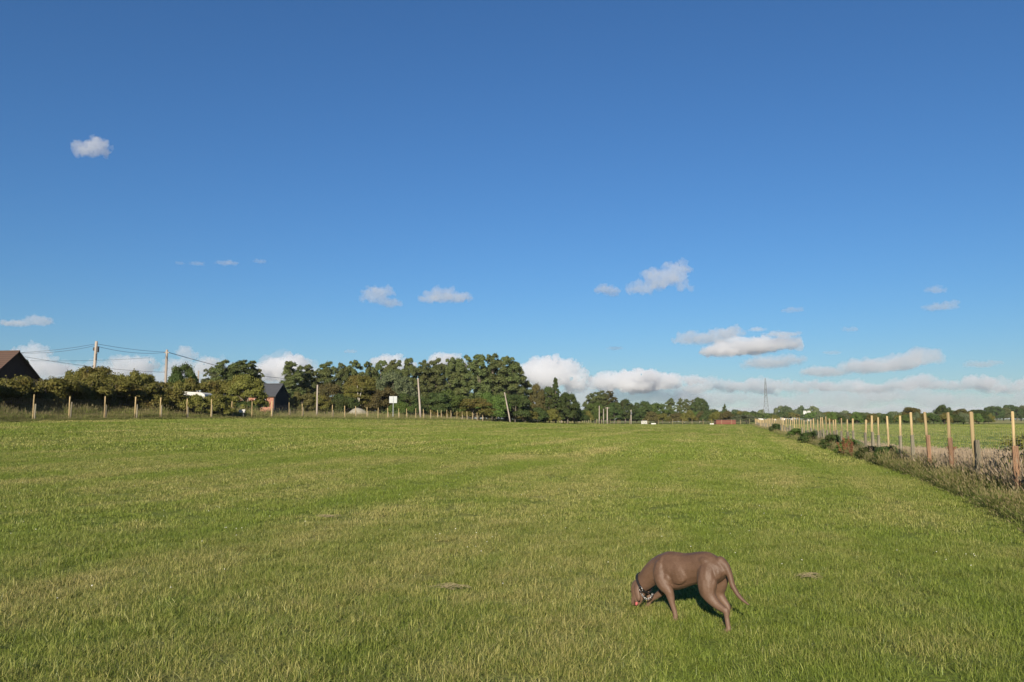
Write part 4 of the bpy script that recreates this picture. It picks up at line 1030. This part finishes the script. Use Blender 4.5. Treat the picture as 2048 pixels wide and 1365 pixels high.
def m_coat():
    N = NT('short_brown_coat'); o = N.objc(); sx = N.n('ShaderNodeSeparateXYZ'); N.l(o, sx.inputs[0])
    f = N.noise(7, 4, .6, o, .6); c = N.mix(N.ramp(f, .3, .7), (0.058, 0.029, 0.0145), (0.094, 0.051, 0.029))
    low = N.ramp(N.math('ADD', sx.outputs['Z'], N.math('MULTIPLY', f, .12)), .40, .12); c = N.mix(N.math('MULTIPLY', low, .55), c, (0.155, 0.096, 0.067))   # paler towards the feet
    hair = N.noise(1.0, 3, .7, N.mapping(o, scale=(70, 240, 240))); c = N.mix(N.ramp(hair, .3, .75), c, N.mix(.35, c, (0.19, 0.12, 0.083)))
    N.bump(N.math('ADD', N.math('MULTIPLY', N.noise(16, 3, .6, o), 1.0), N.math('MULTIPLY', N.noise(110, 3, .7, N.mapping(o, scale=(.35, 1, 1))), .30)), .60, .010)
    N.fin(c, .57, .36); N.b.inputs['Sheen Weight'].default_value = .03; N.b.inputs['Sheen Roughness'].default_value = .4
    N.b.inputs['Sheen Tint'].default_value = (.85, .70, .60, 1); return N.m
E_ = []
# trunk: x, top z, bottom z, half width
for x, zt, zb, hw in spline([(-.345,.490,.405,.050),(-.315,.530,.36,.078),(-.27,.560,.325,.094),(-.22,.577,.315,.100),(-.15,.573,.318,.092),(-.08,.558,.298,.090),(0,.543,.262,.100),
        (.07,.544,.236,.108),(.14,.541,.223,.104),(.20,.524,.224,.092),(.25,.492,.240,.076)], 6):
    E_.append((x, 0, (zt+zb)/2, .045, hw, (zt-zb)/2))
# neck
for x, z, r, hw in spline([(.20,.40,.115,.082),(.27,.365,.106,.075),(.335,.32,.090,.068),(.39,.268,.078,.062),(.435,.225,.066,.058)], 5): E_.append((x, 0, z, r, hw, r))
# skull, muzzle, jaw
for x, z, r, hw in spline([(.448,.222,.062,.058),(.476,.200,.054,.056),(.490,.165,.044,.046),(.497,.130,.035,.034),(.505,.095,.031,.030),(.512,.072,.027,.026)], 5): E_.append((x, 0, z, r, hw, r))
E_ += [(.470,.022,.110,.024,.014,.038), (.470,-.022,.110,.024,.014,.038), (.505,.020,.180,.018,.014,.022), (.505,-.020,.180,.018,.014,.022)]
for x, z, r in spline([(.425,.155,.030),(.440,.112,.024),(.455,.078,.018),(.462,.062,.014)], 4): E_.append((x, 0, z, r, r, r))
# ears hang with gravity
for s in (1, -1):
    for x, y, z, a, b, c in spline([(.440,.050,.225,.024,.014,.020),(.434,.066,.195,.028,.013,.022),(.424,.073,.162,.029,.011,.022),(.416,.073,.132,.025,.010,.018),(.414,.068,.112,.014,.009,.010)], 5): E_.append((x, s*y, z, a, b, c))
def limb(P, n=7, ysc=.88):
    for x, y, z, r in spline(P, n): E_.append((x, y, z, r, r*ysc, r))
# fore legs
limb([(.190,.055,.42,.058),(.185,.072,.355,.068),(.150,.090,.290,.058),(.098,.095,.243,.043),(.080,.092,.195,.034),(.070,.090,.150,.026),(.054,.084,.095,.0215),(.046,.082,.062,.021),(.042,.082,.035,.020)])
limb([(.205,-.055,.41,.058),(.215,-.080,.33,.066),(.235,-.090,.265,.052),(.258,-.095,.215,.040),(.305,-.098,.165,.031),(.355,-.100,.128,.025),(.405,-.102,.095,.0215),(.432,-.102,.062,.020),(.440,-.102,.035,.019)])
# hind legs
limb([(-.240,.045,.455,.070),(-.245,.066,.40,.082),(-.252,.083,.345,.080),(-.262,.094,.290,.066),(-.288,.096,.248,.050),(-.335,.098,.208,.037),(-.385,.100,.184,.028),(-.420,.100,.166,.025),(-.426,.100,.125,.0205),(-.434,.100,.075,.0205),(-.440,.100,.036,.021)])
limb([(-.240,-.045,.455,.070),(-.250,-.064,.40,.080),(-.255,-.082,.33,.074),(-.245,-.086,.275,.060),(-.255,-.086,.235,.047),(-.295,-.086,.190,.034),(-.330,-.085,.152,.025),(-.325,-.085,.105,.020),(-.318,-.085,.06,.020),(-.312,-.085,.033,.021)])
E_ += [(-.322,.040,.430,.040,.040,.055), (-.322,-.040,.430,.040,.040,.055), (-.428,.1,.178,.014,.014,.022)]
# shoulder blade, ribs, hip bone, thigh and forearm muscle
for s_ in (1, -1):
    E_ += [(.168, s_*.056, .435, .030, .030, .070, .3), (.120, s_*.088, .330, .045, .030, .055, -.5), (.02, s_*.078, .38, .085, .032, .085), (-.215, s_*.052, .505, .055, .040, .042), (-.300, s_*.082, .330, .032, .040, .075, -.25), (-.330+.04*(s_ < 0), s_*.090, .218-.02*(s_ < 0), .022, .020, .034, -.8)]
# toes
for px_, py_, s in ((.050,.082,1), (.450,-.102,1), (-.425,.100,1), (-.298,-.085,1)):
    E_.append((px_+.004, py_, .024, .030, .024, .019))
    for k, dy in enumerate((-.021, -.008, .008, .021)): E_.append((px_+.030-.007*(k in (0, 3)), py_+dy, .014, .017, .0085, .012))
# tail
for x, y, z, r in spline([(-.325,0,.515,.042),(-.365,0,.488,.034),(-.392,.0,.445,.028),(-.409,0,.400,.0245),(-.428,.004,.346,.022),(-.476,.01,.284,.0185),(-.521,.014,.250,.014),(-.566,.016,.226,.007)], 12): E_.append((x, y, z, r, r, r))
dog_me = fuse('dog', E_, .0055, .5, 10)
DOG = Vector((1.4028, 6.5165)); hd = R(135)          # heading: away and to the left
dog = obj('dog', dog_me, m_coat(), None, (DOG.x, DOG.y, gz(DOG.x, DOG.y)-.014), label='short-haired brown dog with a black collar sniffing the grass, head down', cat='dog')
dog.rotation_euler = (0, 0, hd)
def ball(name, c, rad, mat, parent, rot=None):
    bm = bmesh.new(); bmesh.ops.create_uvsphere(bm, u_segments=16, v_segments=10, radius=1); me = bpy.data.meshes.new(name); bm.to_mesh(me); bm.free()
    me.polygons.foreach_set('use_smooth', [True]*len(me.polygons)); o = obj(name, me, mat, parent, c); o.scale = rad
    if rot: o.rotation_euler = rot
    return o
MAT['eye'] = m_plain('amber_eye', (0.05, 0.028, 0.012), rough=.1, spec=.6); MAT['nose'] = m_plain('liver_nose', (0.075, 0.035, 0.03), scale=60, rough=.4, bump=.2)
MAT['tongue'] = m_plain('pink_tongue', (0.46, 0.13, 0.12), (0.36, 0.10, 0.10), 20, .35); MAT['leather'] = m_plain('black_collar', (0.018, 0.017, 0.017), scale=30, rough=.5)
MAT['chrome'] = m_plain('chrome', (0.34, 0.33, 0.32), rough=.35, Metallic=1.0); MAT['claw'] = m_plain('claw', (0.10, 0.06, 0.045), rough=.5)
for s in (1, -1): ball('eye', (.516, s*.034, .165), (.008, .008, .008), MAT['eye'], dog)
ball('nose', (.524, 0, .052), (.015, .018, .014), MAT['nose'], dog)
ball('lips', (.487, .021, .086), (.006, .013, .026), MAT['nose'], dog, (0, R(-20), 0))
ball('tongue', (.470, .021, .074), (.012, .009, .024), MAT['tongue'], dog, (0, R(-14), 0))
for px_, py_ in ((.050, .082), (.450, -.102), (-.425, .100), (-.298, -.085)):
    for k, dy in enumerate((-.021, -.008, .008, .021)): ball('claw', (px_+.046-.007*(k in (0, 3)), py_+dy, .010), (.008, .0028, .0035), MAT['claw'], dog)
# collar: leather strap round the upper neck, chrome ring, short chain loop
ax = Vector((.85, 0, -.53)).normalized(); e1 = Vector((0, 1, 0)); e2 = Vector((.53, 0, .85)).normalized(); cc = Vector((.408, 0, .246))
q = MB(); n = 40
for k in range(n):
    a = 2*math.pi*k/n; rr = e1*math.cos(a)*.0705+e2*math.sin(a)*.0865; nn_ = rr.normalized()
    for w_, t_ in ((-.011, 0), (.011, 0), (.011, .006), (-.011, .006)): q.v.append(tuple(cc+rr+ax*w_+nn_*t_))
for k in range(n):
    for j in range(4): q.f.append((4*k+j, 4*k+(j+1) % 4, 4*((k+1) % n)+(j+1) % 4, 4*((k+1) % n)+j))
strap = q.build('collar', MAT['leather'], dog)
def ring(name, c, u, v, r1, r2, th, mat, parent):
    q = MB(); c = Vector(c); u = Vector(u).normalized(); v = Vector(v).normalized()
    P = [c+u*math.cos(a)*r1+v*math.sin(a)*r2 for a in np.linspace(0, 2*math.pi, 17)]; q.tube(P, th, 6, cap=False); return q.build(name, mat, parent, smooth=True)
ba = cc+e1*.066+e2*(-.045); ring('buckle', ba+Vector((0, .012, .002)), ax, e2, .017, .024, .0035, MAT['chrome'], strap)
cp_ = spline([(.392,.062,.175),(.375,.058,.150),(.352,.045,.128),(.330,.020,.140),(.318,0,.170)], 5)
for k in range(len(cp_)-1):
    a, b = Vector(cp_[k]), Vector(cp_[k+1]); d = (b-a).normalized(); sd = d.cross(Vector((0, 1, 0)) if k % 2 else Vector((1, 0, .3))).normalized()
    ring('chain_link', (a+b)/2, d, sd, .0085, .0052, .0017, MAT['chrome'], strap)

# ------------------------------------------------------------------ wisps of cut hay lying on the grass
for px, py, wd_, lb in ((1622, 1157, 52, 'flat wisp of dry hay lying beyond the dog'), (657, 1049, 34, 'small wisp of dry hay lying in the open grass'), (905, 1186, 40, 'ragged brown wisp of dead grass in the green sward')):
    v = (682.5-py)/FPX; d = EYE/(-(math.sin(PITCH)+v*math.cos(PITCH)))*(math.cos(PITCH)-v*math.sin(PITCH)); p = at(px, py, d); g = np.random.default_rng(px)
    q = MB(); L_ = wd_/FPX*d
    for k in range(26):
        x, y_ = g.normal(size=2)*np.array([L_*.28, L_*.16]); a = g.normal()*.5; l2 = .04+.06*g.random(); z = .030+.035*g.random()
        q.tube([(x-l2*math.cos(a), y_-l2*math.sin(a), z), (x, y_, z+.012), (x+l2*math.cos(a), y_+l2*math.sin(a), z-.005)], .0016, 3)
    q.build('hay_wisp', m_plain('dead_hay', (0.32, 0.26, 0.15), (0.25, 0.20, 0.11), 20, .9), None, False, (p.x, d, gz(p.x, d)), label=lb, cat='hay')

# ------------------------------------------------------------------ clouds
def m_cloud(name, dens):
    m = bpy.data.materials.new(name); m.use_nodes = True; t_ = m.node_tree; t_.nodes.clear()
    o = t_.nodes.new('ShaderNodeOutputMaterial'); v = t_.nodes.new('ShaderNodeVolumePrincipled')
    v.inputs['Color'].default_value = (.95, .955, .965, 1); v.inputs['Density'].default_value = dens; v.inputs['Anisotropy'].default_value = .15
    t_.links.new(v.outputs[0], o.inputs['Volume']); return m
VT, TH, MI, DE = .0015, .0034, .0050, .010
CM = {d: m_cloud('cloud_vapour', d) for d in (VT, TH, MI, DE)}
def cloud(label, parts, D, dens, seed, group=None, lump=1.0, res=72, disp=1.0):
    """heap of rounded lobes fused into one vapour body; parts in photo pixels at D metres"""
    g = np.random.default_rng(seed); k = D/FPX; E = []; c0 = None
    for px, py, hw, hh in parts:
        p = np.array(at(px, py, D)); p[1] += g.normal()*hw*k*.25
        if c0 is None: c0 = p.copy()
        p -= c0; a, b, c = hw*k*1.28, hw*k*.8, hh*k*1.38
        E.append((*p, a*.72, b*.72, c*.62))
        for i in range(int(16*lump)):
            th = g.random()*6.283; cz = g.random()*1.15-.25; s = math.sqrt(max(0, 1-min(1, abs(cz))**2)); r = (.22+.26*g.random())*min(a, c*1.9)*(1-.35*abs(math.cos(th)*s)) 
            q = p+np.array([math.cos(th)*s*a*.78, math.sin(th)*s*b*.7, cz*c*.66]); E.append((*q, r*1.15, r, r*.8))
            for j in range(3):
                d = g.normal(size=3); d /= np.linalg.norm(d); d[2] = abs(d[2])*.9; r2 = r*(.35+.25*g.random()); E.append((*(q+d*np.array([r*1.1, r, r*.8])*.85), r2*1.1, r2, r2*.9))
    ext = max(max(e[0]+e[3] for e in E)-min(e[0]-e[3] for e in E), 1)
    me = fuse('cloud', E, ext/res, .4, 1)
    co = np.empty(len(me.vertices)*3, np.float32); me.vertices.foreach_get('co', co); co = co.reshape(-1, 3)
    nr = np.empty(len(me.vertices)*3, np.float32); me.vertex_normals.foreach_get('vector', nr); nr = nr.reshape(-1, 3)
    sc = min(E[0][3], E[0][5]*1.6); amp = (.34 if dens < DE*.9 else .24)*sc*disp
    dv = np.array([mnoise.fractal(Vector(v)*(1.8/sc)+Vector((seed*3.7, 0, 0)), .55, 2.2, 6) for v in co])
    co += nr*(amp*dv)[:, None]; me.vertices.foreach_set('co', co.ravel()); me.update()
    return obj('cloud', me, CM[dens], None, tuple(c0), label=label, cat='cloud', group=group)
cloud('single small puffy cloud high in the deep blue above the house', [(178,302,34,13),(198,296,26,15),(160,300,18,9)], 6500, MI, 1)
cloud('faint thin wisp of cloud, the longer of a broken line', [(448,526,18,5),(465,528,14,4)], 7000, TH, 2, res=50)
cloud('faintest shred of cloud in a broken line of wisps', [(392,527,14,4),(360,528,9,3)], 7000, TH, 3, res=50)
cloud('small faint shred at the end of the broken line of wisps', [(520,524,13,4)], 7000, TH, 4, res=50)
cloud('ragged grey cloud with a dark trailing underside above the poplars', [(760,590,26,13),(778,606,20,9),(745,600,18,9)], 7000, MI, 5)
cloud('flat-bottomed soft grey cloud floating above the poplar belt', [(885,594,34,12),(915,596,30,9),(860,600,24,7)], 7000, MI, 6)
cloud('grey cloud climbing diagonally, high over the far meadow', [(1320,562,40,18),(1355,540,24,16),(1285,580,26,12),(1365,572,18,10)], 7000, MI, 7)
cloud('small grey cloud touching the foot of the diagonal cloud', [(1208,582,24,8),(1226,586,16,7)], 7000, MI, 8)
cloud('little grey smudge of cloud alone above the grey-bellied group', [(1590,621,20,5),(1575,623,12,4)], 7200, TH, 9, res=50)
cloud('thin pale tuft of cloud, upper of a pair', [(1868,582,18,7)], 7200, TH, 10, res=50)
cloud('thin pale streak of cloud, lower of a pair', [(1880,615,34,7),(1905,608,14,6)], 7200, TH, 11, res=50)
cloud('long grey cloud, uppermost of the grey-bellied group', [(1405,678,46,13),(1450,668,34,11),(1375,684,26,8)], 7600, MI, 12)
cloud('white-topped flat cloud, brightest of the grey-bellied group', [(1500,694,66,17),(1550,690,44,16),(1440,706,40,10)], 8300, DE, 13)
cloud('grey flat cloud, lowest of the grey-bellied group above the pylon', [(1540,728,52,11),(1575,722,34,9)], 7200, MI, 14)
cloud('thin grey bar of cloud above the brightest flat cloud', [(1560,671,40,6),(1515,660,18,5)], 8200, MI, 15)
cloud('tiny grey cloudlet beside the grey-bellied group', [(1701,660,15,5)], 7600, TH, 16, res=40)
cloud('small thin streak between the group and the long rising bank', [(1668,706,20,4)], 7600, TH, 17, res=40)
cloud('long grey bank of cloud rising towards a tufted end', [(1650,746,50,10),(1720,738,54,14),(1790,730,48,15),(1838,718,32,16),(1868,714,16,12)], 8000, MI, 18, res=90)
cloud('faint grey streak beyond the tufted end of the rising bank', [(1960,730,30,7),(1985,726,16,5)], 8000, TH, 19, res=50)
cloud('dark grey ragged cloud above the white cumulus by the house', [(35,648,34,7),(85,645,20,10),(60,644,20,8)], 7000, MI, 20)
cloud('tiny grey shred above the white cumulus in the middle', [(1230,697,17,4)], 8000, TH, 21, res=40)
cloud('tiny grey shred above the poplars', [(703,704,15,4)], 8000, TH, 22, res=40)
cloud('towering white cumulus rising behind the house', [(72,710,24,22),(46,718,24,20),(105,740,30,18),(72,738,40,18)], 9000, MI, 23, res=90)
cloud('white cumulus between the two telegraph poles', [(238,727,22,14),(290,735,28,16),(256,743,38,16)], 9200, MI, 24, res=80)
cloud('white cumulus beyond the second telegraph pole', [(372,712,19,18),(412,736,30,18),(346,738,26,16)], 9000, MI, 25, res=80)
cloud('white cumulus showing between the thorn and the poplar belt', [(575,745,42,22),(598,730,18,17),(545,750,30,18)], 9000, DE, 26, res=70)
cloud('white cumulus top peeping over the middle of the poplar belt', [(778,730,30,14),(805,735,24,10)], 9500, DE, 27, res=60)
cloud('white cumulus top peeping over the poplars before the tallest ones', [(884,726,34,14),(915,735,24,10)], 9500, DE, 28, res=60)
cloud('big bright cumulus beside the end of the poplar belt', [(1095,758,50,30),(1075,738,22,17),(1118,734,26,16),(1150,742,18,18),(1050,752,22,20),(1145,768,28,20)], 9000, DE, 29, res=130, lump=1.8)
cloud('bright cumulus row above the round oaks', [(1275,770,48,19),(1212,768,26,18),(1290,756,24,13),(1335,767,28,16),(1245,760,18,12),(1385,764,16,8)], 10200, DE, 30, res=150, lump=1.8)
gr_ = np.random.default_rng(77)
def row(x0, x1, y, hw, hh): return [(x, y+gr_.normal()*hh*.35, hw*(.7+.6*gr_.random()), hh*(.7+.6*gr_.random())) for x in np.arange(x0, x1, hw*1.15)]
cloud('pale lumpy cloud low behind the pylon', row(1390, 1720, 778, 30, 12), 9800, MI, 31, res=140)
cloud('pale ragged cloud bank above the hedge beyond the crop', row(1730, 2130, 774, 32, 11), 9800, MI, 32, res=150)
cloud('soft cloud layer under the big bright cumulus', row(1010, 1400, 797, 52, 17), 10800, VT, 33, res=110)
cloud('soft blue-grey cloud layer under the pale cloud behind the pylon', row(1400, 1760, 802, 52, 15), 10800, VT, 35, res=110)
cloud('soft blue-grey cloud layer low over the wood beyond the corn', row(1760, 2150, 802, 52, 15), 10800, VT, 36, res=110)
cloud('lowest thin cloud layer just above the far skyline', row(1000, 2150, 824, 80, 13), 12000, VT, 37, res=150)
cloud('low grey layer of cloud behind the hedge and house', row(-60, 640, 770, 60, 26), 11500, VT, 34, res=120)

# ------------------------------------------------------------------ summer haze over the flat land
mh = bpy.data.materials.new('haze'); mh.use_nodes = True; th_ = mh.node_tree; th_.nodes.clear()
ho = th_.nodes.new('ShaderNodeOutputMaterial'); hv_ = th_.nodes.new('ShaderNodeVolumePrincipled')
hv_.inputs['Color'].default_value = (.86, .92, 1.0, 1); hv_.inputs['Density'].default_value = .00007; hv_.inputs['Anisotropy'].default_value = 0.0
th_.links.new(hv_.outputs[0], ho.inputs['Volume'])
MB().box((0, 1560, 27), (7800, 4800, 60)).build('haze', mh, kind='stuff')
